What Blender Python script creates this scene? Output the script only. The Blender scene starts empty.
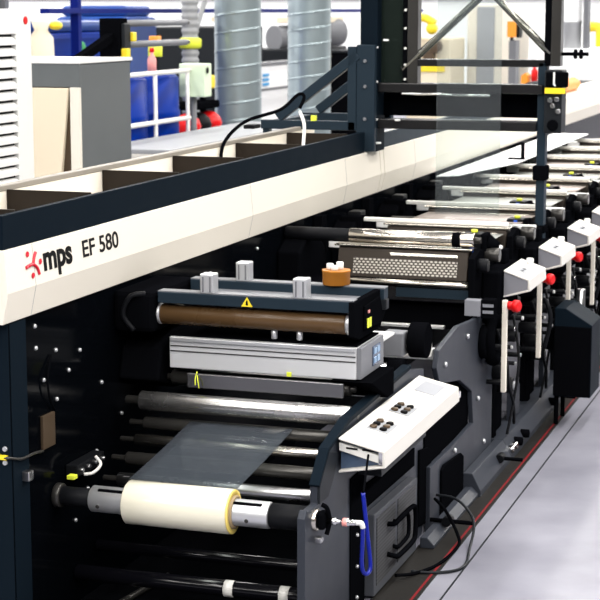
import bpy, bmesh, math, random
from mathutils import Vector, Matrix
random.seed(7)
PI = math.pi
S = bpy.context.scene
C = S.collection

# ------------------------------------------------------------------ camera
cam = bpy.data.cameras.new('camera')
cam_o = bpy.data.objects.new('camera', cam); C.objects.link(cam_o)
cam.sensor_width = 36.0
cam.lens = 1744.0 / 600.0 * 36.0
cam.clip_end = 200
xc = Vector((0.94857308, 0.31655823, 0.0)); yc = Vector((-0.05192571, 0.15559642, 0.986455)); zc = Vector((0.31227045, -0.93572466, 0.16403208))
m = Matrix.Identity(4)
for i, v in enumerate((xc, yc, zc)):
    for j in range(3): m[j][i] = v[j]
m.translation = Vector((0, 0, 2.2))
cam_o.matrix_world = m
cam.dof.use_dof = True
cam.dof.focus_distance = 6.6
cam.dof.aperture_fstop = 9.0
S.camera = cam_o

# ------------------------------------------------------------------ world, lamps, exposure
w = bpy.data.worlds.new('hall_light'); S.world = w; w.use_nodes = True
bg = w.node_tree.nodes['Background']
bg.inputs['Color'].default_value = (0.93, 0.96, 1.0, 1)
bg.inputs['Strength'].default_value = 0.08

def lamp(x, y, z, sx, sy, power, col=(1, 0.97, 0.93)):
    l = bpy.data.lights.new('unseen_strip_lamp', 'AREA'); l.shape = 'RECTANGLE'; l.size = sx; l.size_y = sy
    l.energy = power; l.color = col
    o = bpy.data.objects.new('unseen_strip_lamp', l); o.location = (x, y, z); C.objects.link(o)
    o['label'] = 'unseen strip lamp above the hall'; o['category'] = 'lamp'
for x, p in ((-21.0, 5500), (-13.0, 2200), (-8.0, 1300), (-4.0, 1250), (0.0, 1700), (4.0, 3400)):  # unseen ceiling rows; the leftmost is added to brighten the hall walls
    lamp(x, 17, 6.5, 0.5, 44, p*1.2)
lamp(-2.5, -3.5, 6.0, 14, 0.6, 900)  # extra row behind the camera, added to brighten the sides facing it

vs = S.view_settings
vs.view_transform = 'Standard'; vs.look = 'None'; vs.exposure = 0.0; vs.gamma = 1.0
try: vs.use_curve_mapping = False
except Exception: pass

# ------------------------------------------------------------------ materials
M = {}
def mat(name, col, rough=0.5, metal=0.0, spec=0.5, noise=0.0, nscale=8.0, coat=0.0, bump=0.0):
    mt = bpy.data.materials.new(name); mt.use_nodes = True
    nt = mt.node_tree; b = nt.nodes['Principled BSDF']
    b.inputs['Base Color'].default_value = (*col, 1); b.inputs['Roughness'].default_value = rough
    b.inputs['Metallic'].default_value = metal; b.inputs['Specular IOR Level'].default_value = spec
    if coat: b.inputs['Coat Weight'].default_value = coat; b.inputs['Coat Roughness'].default_value = 0.08
    tc = nt.nodes.new('ShaderNodeTexCoord'); n = nt.nodes.new('ShaderNodeTexNoise')
    n.inputs['Scale'].default_value = nscale; n.inputs['Detail'].default_value = 4
    nt.links.new(tc.outputs['Object'], n.inputs['Vector'])
    if noise:
        mx = nt.nodes.new('ShaderNodeMix'); mx.data_type = 'RGBA'; mx.blend_type = 'MULTIPLY'
        r = nt.nodes.new('ShaderNodeMapRange'); r.inputs['To Min'].default_value = 1 - noise; r.inputs['To Max'].default_value = 1 + noise
        nt.links.new(n.outputs['Fac'], r.inputs['Value'])
        mx.inputs[0].default_value = 1.0; mx.inputs[6].default_value = (*col, 1)
        nt.links.new(r.outputs[0], mx.inputs[7]); nt.links.new(mx.outputs[2], b.inputs['Base Color'])
    r2 = nt.nodes.new('ShaderNodeMapRange'); r2.inputs['To Min'].default_value = max(0.02, rough - 0.05); r2.inputs['To Max'].default_value = rough + 0.05
    nt.links.new(n.outputs['Fac'], r2.inputs['Value']); nt.links.new(r2.outputs[0], b.inputs['Roughness'])
    if bump:
        bp = nt.nodes.new('ShaderNodeBump'); bp.inputs['Strength'].default_value = bump; bp.inputs['Distance'].default_value = 0.01
        nt.links.new(n.outputs['Fac'], bp.inputs['Height']); nt.links.new(bp.outputs[0], b.inputs['Normal'])
    M[name] = mt; return mt

mat('cream', (0.73, 0.685, 0.605), 0.42, spec=0.15)
mat('white', (0.76, 0.76, 0.75), 0.38, spec=0.3)
mat('off_white', (0.72, 0.71, 0.68), 0.4)
mat('navy', (0.005, 0.009, 0.014), 0.45, spec=0.01)
mat('navy_mid', (0.014, 0.024, 0.035), 0.45, spec=0.08)
mat('wall_black', (0.0012, 0.0016, 0.0024), 0.11, spec=0.015)
mat('black', (0.0025, 0.0027, 0.0035), 0.5, spec=0.0)
mat('gloss_black', (0.003, 0.003, 0.0045), 0.14, spec=0.3)
mat('rubber', (0.005, 0.0055, 0.007), 0.5, spec=0.1)
mat('dark_grey', (0.013, 0.015, 0.018), 0.45, spec=0.1)
mat('cover_grey', (0.055, 0.059, 0.07), 0.45, spec=0.15)
mat('frame_grey', (0.028, 0.032, 0.042), 0.42, spec=0.15, noise=0.1)
mat('mid_grey', (0.15, 0.155, 0.17), 0.45, spec=0.3)
mat('end_grey', (0.19, 0.195, 0.22), 0.5, spec=0.3)
mat('cab_grey', (0.105, 0.115, 0.12), 0.5, spec=0.2, noise=0.08)
mat('aluminium', (0.62, 0.63, 0.65), 0.38, metal=0.75)
mat('alu_side', (0.60, 0.61, 0.63), 0.42, metal=0.3)
mat('chrome', (0.72, 0.72, 0.72), 0.16, metal=1.0)
mat('polished', (0.66, 0.65, 0.64), 0.26, metal=0.95)
mat('steel', (0.45, 0.45, 0.46), 0.28, metal=1.0)
mat('dark_steel', (0.055, 0.053, 0.05), 0.3, metal=0.6, spec=0.3)
mat('warm_steel', (0.62, 0.58, 0.52), 0.25, metal=1.0)
mat('bronze', (0.035, 0.027, 0.021), 0.4, metal=0.3, spec=0.3)
mat('brown_roll', (0.085, 0.047, 0.02), 0.28, spec=0.3)
mat('roll_film', (0.70, 0.67, 0.55), 0.16, coat=0.6)
mat('roll_edge', (0.80, 0.62, 0.16), 0.4)
mat('cardboard', (0.30, 0.22, 0.12), 0.7)
mat('amber', (0.38, 0.14, 0.014), 0.35, spec=0.2)
mat('yellow', (0.85, 0.65, 0.02), 0.4)
mat('lime', (0.72, 0.80, 0.05), 0.5)
mat('red', (0.62, 0.004, 0.006), 0.35, spec=0.3)
mat('logo_red', (0.62, 0.01, 0.03), 0.4)
mat('line_red', (0.17, 0.010, 0.014), 0.5, spec=0.1)
mat('ink', (0.003, 0.003, 0.0035), 0.5, spec=0.1)
mat('blue', (0.0, 0.045, 0.42), 0.35)
mat('rack_blue', (0.003, 0.012, 0.16), 0.4, spec=0.1)
mat('drum_blue', (0.0, 0.024, 0.24), 0.35, spec=0.12)
mat('hose_blue', (0.003, 0.010, 0.22), 0.3, spec=0.3)
mat('knob_blue', (0.02, 0.10, 0.55), 0.3)
mat('tank_blue', (0.02, 0.07, 0.30), 0.3, spec=0.3)
mat('screen', (0.06, 0.09, 0.15), 0.12)
mat('screen_lit', (0.22, 0.34, 0.50), 0.3, spec=0.3)
mat('panel_patch', (0.30, 0.31, 0.33), 0.45, spec=0.2)
mat('plate_brown', (0.10, 0.068, 0.042), 0.35, metal=0.5)
mat('duct', (0.30, 0.36, 0.38), 0.34, metal=0.6, noise=0.05, nscale=3)
mat('green', (0.03, 0.30, 0.08), 0.4)
mat('green_pale', (0.62, 0.74, 0.55), 0.5)
mat('pink', (0.75, 0.30, 0.28), 0.5)
mat('beige', (0.72, 0.63, 0.48), 0.6)
mat('orange', (0.80, 0.28, 0.02), 0.45)
mat('hall_white', (0.80, 0.81, 0.82), 0.6)
mat('hose_grey', (0.30, 0.31, 0.32), 0.5)
mat('sign_blue', (0.03, 0.30, 0.62), 0.4)
mat('console_white', (0.62, 0.60, 0.565), 0.4, spec=0.2)
mat('display_grey', (0.33, 0.34, 0.37), 0.3, spec=0.2)
mat('gantry_black', (0.012, 0.012, 0.013), 0.22, spec=0.3)
mat('brace_steel', (0.20, 0.20, 0.18), 0.25, metal=0.9)
mat('rail_tan', (0.24, 0.22, 0.19), 0.4, spec=0.2)
mat('divider_brown', (0.016, 0.012, 0.009), 0.5, spec=0.1)
mat('deflector_steel', (0.17, 0.17, 0.175), 0.22, metal=0.9)
mat('pit', (0.013, 0.012, 0.011), 0.5, spec=0.1)

def floor_mat():
    mt = bpy.data.materials.new('floor_epoxy'); mt.use_nodes = True; nt = mt.node_tree; b = nt.nodes['Principled BSDF']
    tc = nt.nodes.new('ShaderNodeTexCoord'); n = nt.nodes.new('ShaderNodeTexNoise'); n.inputs['Scale'].default_value = 2.2; n.inputs['Detail'].default_value = 7
    nt.links.new(tc.outputs['Object'], n.inputs['Vector'])
    cr = nt.nodes.new('ShaderNodeValToRGB')
    cr.color_ramp.elements[0].position = 0.35; cr.color_ramp.elements[0].color = (0.165, 0.165, 0.20, 1)
    cr.color_ramp.elements[1].position = 0.75; cr.color_ramp.elements[1].color = (0.265, 0.265, 0.31, 1)
    nt.links.new(n.outputs['Fac'], cr.inputs[0]); nt.links.new(cr.outputs[0], b.inputs['Base Color'])
    b.inputs['Roughness'].default_value = 0.34; b.inputs['Specular IOR Level'].default_value = 0.15
    M['floor'] = mt
floor_mat()

def film_mat(name, col, clear, rough=0.08, gloss=0.5):
    mt = bpy.data.materials.new(name); mt.use_nodes = True; nt = mt.node_tree
    for n in list(nt.nodes): nt.nodes.remove(n)
    out = nt.nodes.new('ShaderNodeOutputMaterial'); mx = nt.nodes.new('ShaderNodeMixShader')
    t = nt.nodes.new('ShaderNodeBsdfTransparent'); g = nt.nodes.new('ShaderNodeBsdfPrincipled')
    t.inputs[0].default_value = (min(1, col[0] * 1.1), min(1, col[1] * 1.1), min(1, col[2] * 1.1), 1) if min(col) > 0.6 else (0.9, 0.93, 0.92, 1)
    g.inputs['Base Color'].default_value = (*col, 1); g.inputs['Roughness'].default_value = rough
    fr = nt.nodes.new('ShaderNodeFresnel'); fr.inputs['IOR'].default_value = 1.5
    ad = nt.nodes.new('ShaderNodeMath'); ad.operation = 'ADD'; ad.inputs[1].default_value = 1 - clear; ad.use_clamp = True
    sc = nt.nodes.new('ShaderNodeMath'); sc.operation = 'MULTIPLY'; sc.inputs[1].default_value = gloss
    nt.links.new(fr.outputs[0], sc.inputs[0]); nt.links.new(sc.outputs[0], ad.inputs[0]); nt.links.new(ad.outputs[0], mx.inputs[0])
    nt.links.new(t.outputs[0], mx.inputs[1]); nt.links.new(g.outputs[0], mx.inputs[2]); nt.links.new(mx.outputs[0], out.inputs[0])
    M[name] = mt
film_mat('clear_film', (0.08, 0.09, 0.11), 0.95, 0.07, 0.75)
film_mat('hanging_web', (0.35, 0.38, 0.42), 0.95, 0.15, 0.6)
film_mat('bright_web', (0.80, 0.82, 0.80), 0.55, 0.25, 1.0)
film_mat('pink_web', (0.40, 0.34, 0.31), 0.30, 0.3, 0.3)
film_mat('clear_web', (0.42, 0.43, 0.40), 0.35, 0.3, 0.3)
film_mat('green_web', (0.24, 0.36, 0.27), 0.30, 0.3, 0.3)
film_mat('smoked_panel', (0.02, 0.03, 0.025), 0.45, 0.1)

def pattern_mat(name, base, dot, sx, sz, rad, metal=0.6, rough=0.4):
    # rows of round holes over a plate, from the plate's own coordinates
    mt = bpy.data.materials.new(name); mt.use_nodes = True; nt = mt.node_tree; b = nt.nodes['Principled BSDF']
    tc = nt.nodes.new('ShaderNodeTexCoord'); sp = nt.nodes.new('ShaderNodeSeparateXYZ'); nt.links.new(tc.outputs['Object'], sp.inputs[0])
    def mth(op, a, bb=None):
        n = nt.nodes.new('ShaderNodeMath'); n.operation = op
        for i, v in enumerate((a, bb)):
            if v is None: continue
            if isinstance(v, (int, float)): n.inputs[i].default_value = v
            else: nt.links.new(v, n.inputs[i])
        return n.outputs[0]
    u0 = sp.outputs['Y'] if name.startswith('vent') else sp.outputs['X']
    v = mth('DIVIDE', sp.outputs['Z'], sz)
    row = mth('FLOOR', v)
    u = mth('ADD', mth('DIVIDE', u0, sx), mth('MULTIPLY', mth('MODULO', mth('ABSOLUTE', row), 2.0), 0.5))
    fu = mth('SUBTRACT', mth('FRACT', u), 0.5); fv = mth('SUBTRACT', mth('FRACT', v), 0.5)
    d = mth('SQRT', mth('ADD', mth('MULTIPLY', fu, fu), mth('MULTIPLY', fv, fv)))
    k = mth('LESS_THAN', d, rad)
    mx = nt.nodes.new('ShaderNodeMix'); mx.data_type = 'RGBA'; nt.links.new(k, mx.inputs[0])
    mx.inputs[6].default_value = (*base, 1); mx.inputs[7].default_value = (*dot, 1)
    nt.links.new(mx.outputs[2], b.inputs['Base Color']); b.inputs['Metallic'].default_value = metal; b.inputs['Roughness'].default_value = rough
    M[name] = mt
pattern_mat('perforated', (0.035, 0.027, 0.021), (0.48, 0.45, 0.40), 0.0215, 0.0125, 0.36, 0.1)
pattern_mat('vent_mesh', (0.050, 0.052, 0.056), (0.006, 0.006, 0.007), 0.014, 0.014, 0.34, 0.0, 0.6)

def knurl_mat():
    mt = M['polished'].copy(); mt.name = 'grooved_chrome'; nt = mt.node_tree; b = nt.nodes['Principled BSDF']
    tc = nt.nodes.new('ShaderNodeTexCoord'); wv = nt.nodes.new('ShaderNodeTexWave'); wv.bands_direction = 'X'; wv.inputs['Scale'].default_value = 60
    nt.links.new(tc.outputs['Object'], wv.inputs['Vector'])
    bp = nt.nodes.new('ShaderNodeBump'); bp.inputs['Strength'].default_value = 0.25; bp.inputs['Distance'].default_value = 0.001
    nt.links.new(wv.outputs['Fac'], bp.inputs['Height']); nt.links.new(bp.outputs[0], b.inputs['Normal'])
    M['grooved_chrome'] = mt
knurl_mat()

# ------------------------------------------------------------------ mesh helpers
class MB:
    def __init__(s): s.bm = bmesh.new()
    def box(s, x0, x1, y0, y1, z0, z1):
        v = [s.bm.verts.new(p) for p in ((x0,y0,z0),(x1,y0,z0),(x1,y1,z0),(x0,y1,z0),(x0,y0,z1),(x1,y0,z1),(x1,y1,z1),(x0,y1,z1))]
        for f in ((0,3,2,1),(4,5,6,7),(0,1,5,4),(1,2,6,5),(2,3,7,6),(3,0,4,7)): s.bm.faces.new([v[i] for i in f])
        return s
    def prism(s, axis, pts, a, b):
        def P(p, t): return (t, p[0], p[1]) if axis == 'x' else (p[0], t, p[1]) if axis == 'y' else (p[0], p[1], t)
        A = [s.bm.verts.new(P(p, a)) for p in pts]; B = [s.bm.verts.new(P(p, b)) for p in pts]; n = len(pts)
        s.bm.faces.new(A); s.bm.faces.new(B[::-1])
        for i in range(n): s.bm.faces.new((A[i], B[i], B[(i+1) % n], A[(i+1) % n]))
        return s
    def lathe(s, p0, p1, prof, n=28, hollow=False):
        # prof: (t along p0->p1 in metres, radius)
        p0, p1 = Vector(p0), Vector(p1); d = (p1 - p0).normalized()
        u = d.orthogonal().normalized(); v = d.cross(u)
        rings = [[s.bm.verts.new(p0 + d*t + (u*math.cos(2*PI*i/n) + v*math.sin(2*PI*i/n))*r) for i in range(n)] for t, r in prof]
        for a, b in zip(rings, rings[1:]):
            for i in range(n):
                f = s.bm.faces.new((a[i], a[(i+1) % n], b[(i+1) % n], b[i])); f.smooth = True
        if hollow:
            a, b = rings[-1], rings[0]
            for i in range(n): s.bm.faces.new((a[i], a[(i+1) % n], b[(i+1) % n], b[i]))
        else:
            s.bm.faces.new(rings[0][::-1]); s.bm.faces.new(rings[-1])
        return s
    def cyl(s, p0, p1, r, n=24, r1=None):
        L = (Vector(p1) - Vector(p0)).length; r1 = r if r1 is None else r1; e = min(0.004, r*0.15, L*0.2)
        return s.lathe(p0, p1, [(0, r-e), (e, r), (L-e, r1), (L, r1-e)], n)
    def bar(s, p0, p1, w, h):
        p0, p1 = Vector(p0), Vector(p1); d = (p1-p0).normalized(); up = Vector((0,0,1))
        if abs(d.z) > 0.98: up = Vector((0,1,0))
        a = d.cross(up).normalized()*w/2; b = a.cross(d).normalized()*h/2
        q = [s.bm.verts.new(p + i*a + j*b) for p in (p0, p1) for i, j in ((-1,-1),(1,-1),(1,1),(-1,1))]
        for f in ((0,3,2,1),(4,5,6,7),(0,1,5,4),(1,2,6,5),(2,3,7,6),(3,0,4,7)): s.bm.faces.new([q[i] for i in f])
        return s
    def tube(s, pts, r, n=10, sub=6):
        P = [Vector(p) for p in pts]
        if sub > 1 and len(P) > 2:
            Q = []
            for i in range(len(P)-1):
                a, b, c, d = P[max(i-1,0)], P[i], P[i+1], P[min(i+2, len(P)-1)]
                for k in range(sub):
                    t = k/sub; Q.append(0.5*((2*b)+(c-a)*t+(2*a-5*b+4*c-d)*t*t+(3*b-a-3*c+d)*t**3))
            Q.append(P[-1]); P = Q
        rings = []; u = None
        for i, p in enumerate(P):
            d = (P[min(i+1, len(P)-1)] - P[max(i-1, 0)]).normalized()
            u = d.orthogonal().normalized() if u is None else (u - d*u.dot(d)).normalized()
            v = d.cross(u)
            rings.append([s.bm.verts.new(p + (u*math.cos(2*PI*k/n)+v*math.sin(2*PI*k/n))*r) for k in range(n)])
        for a, b in zip(rings, rings[1:]):
            for i in range(n):
                f = s.bm.faces.new((a[i], a[(i+1)%n], b[(i+1)%n], b[i])); f.smooth = True
        s.bm.faces.new(rings[0][::-1]); s.bm.faces.new(rings[-1]); return s
    def sphere(s, c, r, sc=(1,1,1)):
        res = bmesh.ops.create_icosphere(s.bm, subdivisions=2, radius=r)
        for v in res['verts']: v.co = Vector(c) + Vector((v.co.x*sc[0], v.co.y*sc[1], v.co.z*sc[2]))
        for v in res['verts']:
            for f in v.link_faces: f.smooth = True
        return s
    def sheet(s, rows, th=0.002):
        # rows of points -> thin solid sheet
        g = [[Vector(p) for p in r] for r in rows]
        top = [[s.bm.verts.new(p) for p in r] for r in g]; bot = [[s.bm.verts.new(p - Vector((0, 0, th))) for p in r] for r in g]
        R, K = len(g), len(g[0])
        for i in range(R-1):
            for j in range(K-1):
                f = s.bm.faces.new((top[i][j], top[i][j+1], top[i+1][j+1], top[i+1][j])); f.smooth = True
                s.bm.faces.new((bot[i][j], bot[i+1][j], bot[i+1][j+1], bot[i][j+1]))
        for j in range(K-1):
            s.bm.faces.new((top[0][j+1], top[0][j], bot[0][j], bot[0][j+1])); s.bm.faces.new((top[-1][j], top[-1][j+1], bot[-1][j+1], bot[-1][j]))
        for i in range(R-1):
            s.bm.faces.new((top[i][0], top[i+1][0], bot[i+1][0], bot[i][0])); s.bm.faces.new((top[i+1][-1], top[i][-1], bot[i][-1], bot[i+1][-1]))
        return s
    def build(s, name, material, parent=None, bevel=0.0, label=None):
        bmesh.ops.recalc_face_normals(s.bm, faces=s.bm.faces)
        xs = [v.co for v in s.bm.verts]
        org = Vector(((min(v.x for v in xs)+max(v.x for v in xs))/2, (min(v.y for v in xs)+max(v.y for v in xs))/2, min(v.z for v in xs)))
        for v in s.bm.verts: v.co -= org
        me = bpy.data.meshes.new(name); s.bm.to_mesh(me); s.bm.free()
        me.materials.append(M[material])
        o = bpy.data.objects.new(name, me); C.objects.link(o); o.location = org
        if parent is not None: attach(o, parent)
        if bevel:
            b = o.modifiers.new('bevel', 'BEVEL'); b.width = bevel; b.segments = 2; b.limit_method = 'ANGLE'; b.angle_limit = math.radians(50)
        if label: o['label'] = label
        return o

def wloc(o):
    p = Vector(o.location)
    while o.parent: o = o.parent; p += Vector(o.location)
    return p
def attach(o, parent):
    o.location = Vector(o.location) - wloc(parent); o.parent = parent
def tag(o, label, cat, group=None, kind=None):
    o['label'] = label; o['category'] = cat
    if group: o['group'] = group
    if kind: o['kind'] = kind
    return o
def thing(name, loc, label, cat, group=None):
    o = bpy.data.objects.new(name, None); o.location = loc; o.empty_display_size = 0.1; C.objects.link(o)
    return tag(o, label, cat, group)
def structure(mb, name, material, label=None):
    o = mb.build(name, material); o['kind'] = 'structure'
    if label: o['label'] = label
    return o
ORD = ['first', 'second', 'third', 'fourth', 'fifth', 'sixth', 'seventh', 'eighth', 'ninth', 'tenth', 'eleventh', 'twelfth']

# ------------------------------------------------------------------ setting
structure(MB().box(-26, 12, -3, 41, -0.2, 0.0), 'floor', 'floor')
structure(MB().box(-26, 12, 40.5, 41, 0, 9), 'wall_far', 'hall_white')
structure(MB().box(-26.5, -26, -3, 41, 0, 9), 'wall_left', 'hall_white')
for i, z in enumerate((2.45, 2.9)):
    structure(MB().box(-26, 12, 40.4, 40.5, z, z+0.09), 'trim_%d' % (i+1), 'mid_grey')
# cable trench cover, painted line and joint in the floor along the press
structure(MB().box(-1.745, -1.58, 5.4, 20, 0.0, 0.004), 'trim_3', 'pit')
structure(MB().box(-1.603, -1.594, 5.4, 20, 0.0, 0.006), 'trim_4', 'line_red')
structure(MB().box(-1.500, -1.493, 5.4, 20, 0.0, 0.002), 'trim_5', 'dark_grey')

# ------------------------------------------------------------------ press: rear cabinet wall
XB = -2.75
t = thing('press_cabinet', (-2.93, 12, 0), 'long glossy black cabinet wall of the press beneath the cream beam', 'machine cabinet')
MB().box(-3.12, XB, 5.15, 20, 0.0, 1.163).build('cabinet_body', 'wall_black', t, 0.004)
MB().box(-3.119, XB-0.001, 5.1465, 5.1495, 0.002, 1.16).build('end_panel', 'navy', t)
MB().box(XB-0.0005, XB+0.002, 5.155, 5.27, 0.004, 1.16).build('corner_panel', 'navy', t)
for y, z in ((5.336,1.122),(5.339,1.044),(5.492,1.009),(5.686,0.973),(5.592,0.917),(5.394,0.92),(5.491,0.831),(5.869,0.816),(6.046,0.657),(5.814,0.562),(5.812,0.52),(5.622,0.347),(5.73,0.44),(6.6,1.08),(7.0,1.07),(7.6,1.10)):
    MB().lathe((XB, y, z), (XB+0.012, y, z), [(0, 0.008), (0.005, 0.008), (0.009, 0.005)], 12).build('bolt', 'aluminium', t)
MB().box(XB, XB+0.012, 5.364, 5.457, 0.675, 0.795).build('rating_plate', 'plate_brown', t, 0.002, 'small brown metal rating plate')
MB().box(XB, XB+0.03, 5.215, 5.25, 0.60, 0.635).build('latch', 'steel', t, 0.004)
MB().tube([(-2.775, 5.138, 0.70), (-2.755, 5.14, 0.70), (-2.738, 5.20, 0.685), (-2.742, 5.30, 0.68), (-2.745, 5.37, 0.67)], 0.005).build('sensor_cable', 'dark_steel', t)
MB().box(-2.80, -2.763, 5.132, 5.1465, 0.694, 0.708).build('cable_sleeve', 'yellow', t)
for z in (0.682, 0.73):
    MB().lathe((-2.772, 5.147, z), (-2.772, 5.138, z), [(0, 0.009), (0.009, 0.008)], 12).build('bolt', 'aluminium', t)
MB().tube([(-2.745, 5.45, 1.0), (-2.735, 5.40, 0.93), (-2.735, 5.41, 0.86), (-2.742, 5.46, 0.80)], 0.004).build('hose', 'black', t)

# ------------------------------------------------------------------ press: beam with cable tray
t = thing('press_beam', (-2.93, 12, 1.163), 'long cream beam with dark cable tray on top of the press', 'machine beam')
y0, y1 = 5.10, 21.0
MB().prism('y', [(-3.12,1.165),(-2.743,1.165),(-2.72,1.272),(-2.733,1.415),(-3.12,1.415)], y0, y1).build('fascia', 'cream', t, 0.003)
MB().box(-2.765, -2.74, y0+0.01, 9.35, 1.415, 1.53).build('tray_side', 'navy', t, 0.002, 'dark front side of the cable tray')
MB().box(-3.14, -3.115, y0+0.01, 9.6, 1.415, 1.53).build('tray_side', 'cream', t, 0.002, 'cream rear side of the cable tray')
MB().box(-3.15, -3.112, y0+0.005, 9.35, 1.53, 1.552).build('rear_rail', 'rail_tan', t, 0.004, 'tan rail along the rear edge of the cable tray')
MB().box(-3.115, -2.765, y0+0.01, 9.6, 1.415, 1.425).build('tray_floor', 'cream', t)
MB().box(-2.765, -2.74, 9.65, 13, 1.415, 1.50).build('tray_side', 'navy_mid', t, 0.002, 'dark front side of the far cable tray')
for y in (5.25, 5.85, 6.70, 7.47, 8.30, 9.1):
    MB().box(-3.113, -2.767, y-0.004, y+0.004, 1.425, 1.535).build('divider', 'divider_brown', t)
for y in (5.30, 7.47, 8.95, 10.4):
    MB().prism('y', [(-2.7424,1.1655),(-2.7194,1.272),(-2.7324,1.4145),(-2.76,1.4145),(-2.76,1.1655)], y, y+0.002).build('seam', 'panel_patch', t)
for y in (9.62, 9.70):
    MB().prism('y', [(-2.7405,1.166),(-2.7175,1.272),(-2.7305,1.4145),(-2.74,1.4145),(-2.74,1.17)], y, y+0.012).build('clip', 'cream', t)
# lettering on the fascia: upper face leans back a little
def fascia_x(z): return -2.72 - 0.013*(z-1.272)/0.143 + 0.0012
lean = math.atan(0.013/0.143)
def text_mesh(txt, name, material, parent, y, z, h, sx, off):
    cu = bpy.data.curves.new(name, 'FONT'); cu.body = txt; cu.size = 1.0; cu.offset = off; cu.extrude = 0.01
    tmp = bpy.data.objects.new('tmp_text', cu); C.objects.link(tmp)
    bpy.context.view_layer.update()
    me = bpy.data.meshes.new_from_object(tmp.evaluated_get(bpy.context.evaluated_depsgraph_get()))
    bpy.data.objects.remove(tmp); me.name = name
    cap = 0.70
    for v in me.vertices:
        a, b, c = v.co
        zz = z + b*h/cap
        v.co = (fascia_x(zz) + c*0.05, y + a*sx*h/cap, zz)
    org = Vector((fascia_x(z), y, z))
    for v in me.vertices: v.co -= org
    me.materials.clear(); me.materials.append(M[material])
    o = bpy.data.objects.new(name, me); C.objects.link(o); o.location = org; attach(o, parent)
    return o
text_mesh('mps', 'logo_lettering', 'ink', t, 5.368, 1.314, 0.083, 1.16, 0.035)
text_mesh('EF 580', 'model_lettering', 'ink', t, 5.676, 1.317, 0.060, 1.36, 0.014)
g = MB()
def lx(y, z): return (fascia_x(z)+0.0005, y, z)
for y, z in ((5.258,1.384),(5.346,1.348),(5.283,1.308)):
    g.lathe(lx(y, z), (lx(y, z)[0]+0.002, y, z), [(0, 0.010), (0.002, 0.010)], 16)
cen = lx(5.292, 1.346)
for arm in ([(5.318,1.383),(5.303,1.368)], [(5.238,1.340),(5.268,1.345)], [(5.330,1.306),(5.318,1.330)]):
    g.tube([lx(*arm[0]), lx(*arm[1]), cen], 0.006, 8, 6)
g.build('logo_mark', 'logo_red', t)

# ------------------------------------------------------------------ unwind side frame (operator side)
t = thing('unwind_side_frame', (-1.77, 6.0, 0.0), 'dark grey side frame plate of the unwind station holding the film shaft', 'machine frame')
MB().prism('x', [(5.36,0.0),(5.36,0.515),(5.385,0.54),(5.41,0.53),(5.50,0.53),(5.50,0.60),(5.61,0.69),(5.85,0.735),(6.70,0.765),(6.95,0.72),(6.95,0.0)], -1.80, -1.772).build('side_plate', 'frame_grey', t, 0.004)
MB().prism('x', [(5.50,0.59),(5.605,0.69),(5.85,0.737),(6.70,0.767),(6.70,0.785),(5.84,0.757),(5.595,0.705),(5.485,0.60)], -1.80, -1.762).build('edge_flange', 'navy', t, 0.003)
MB().prism('x', [(5.50,0.53),(5.50,0.60),(5.61,0.69),(5.72,0.66),(5.66,0.58),(5.60,0.53)], -1.772, -1.764).build('reinforcement', 'dark_grey', t, 0.003)
MB().box(-1.772, -1.766, 5.88, 6.06, 0.0, 0.52).build('recess_panel', 'black', t)
for z in (0.05, 0.17, 0.29):
    MB().lathe((-1.766, 5.95, z), (-1.758, 5.95, z), [(0, 0.009), (0.008, 0.006)], 10).build('bolt', 'aluminium', t)
MB().prism('x', [(6.06,0.36),(6.78,0.345),(6.78,0.42),(6.06,0.45)], -1.772, -1.764).build('recess_panel', 'black', t)
cov = MB().prism('x', [(6.07,0.015),(6.07,0.335),(6.70,0.318),(6.70,0.012)], -1.772, -1.732).build('vent_cover', 'cover_grey', t, 0.004)
MB().prism('x', [(6.10,0.05),(6.10,0.315),(6.36,0.308),(6.36,0.05)], -1.7325, -1.7295).build('vent_grille', 'vent_mesh', cov)
MB().prism('x', [(6.40,0.05),(6.40,0.307),(6.67,0.30),(6.67,0.05)], -1.7325, -1.7295).build('vent_grille', 'vent_mesh', cov)
MB().tube([(-1.732,6.25,0.25),(-1.70,6.25,0.255),(-1.695,6.30,0.262),(-1.695,6.50,0.255),(-1.695,6.54,0.22),(-1.695,6.54,0.14),(-1.695,6.50,0.11),(-1.695,6.30,0.115),(-1.70,6.25,0.125),(-1.732,6.25,0.13)], 0.010, 10, 4).build('handle', 'black', cov)
MB().tube([(-1.732,6.33,0.24),(-1.71,6.34,0.24),(-1.71,6.46,0.235),(-1.71,6.49,0.20),(-1.71,6.49,0.15),(-1.71,6.46,0.135),(-1.71,6.34,0.135),(-1.732,6.33,0.14)], 0.008, 10, 4).build('handle', 'black', cov)
MB().prism('x', [(6.86,0.06),(6.86,0.39),(7.0,0.37),(7.06,0.34),(7.06,0.03)], -1.772, -1.762).build('slot_panel', 'black', t, 0.003)
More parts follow.
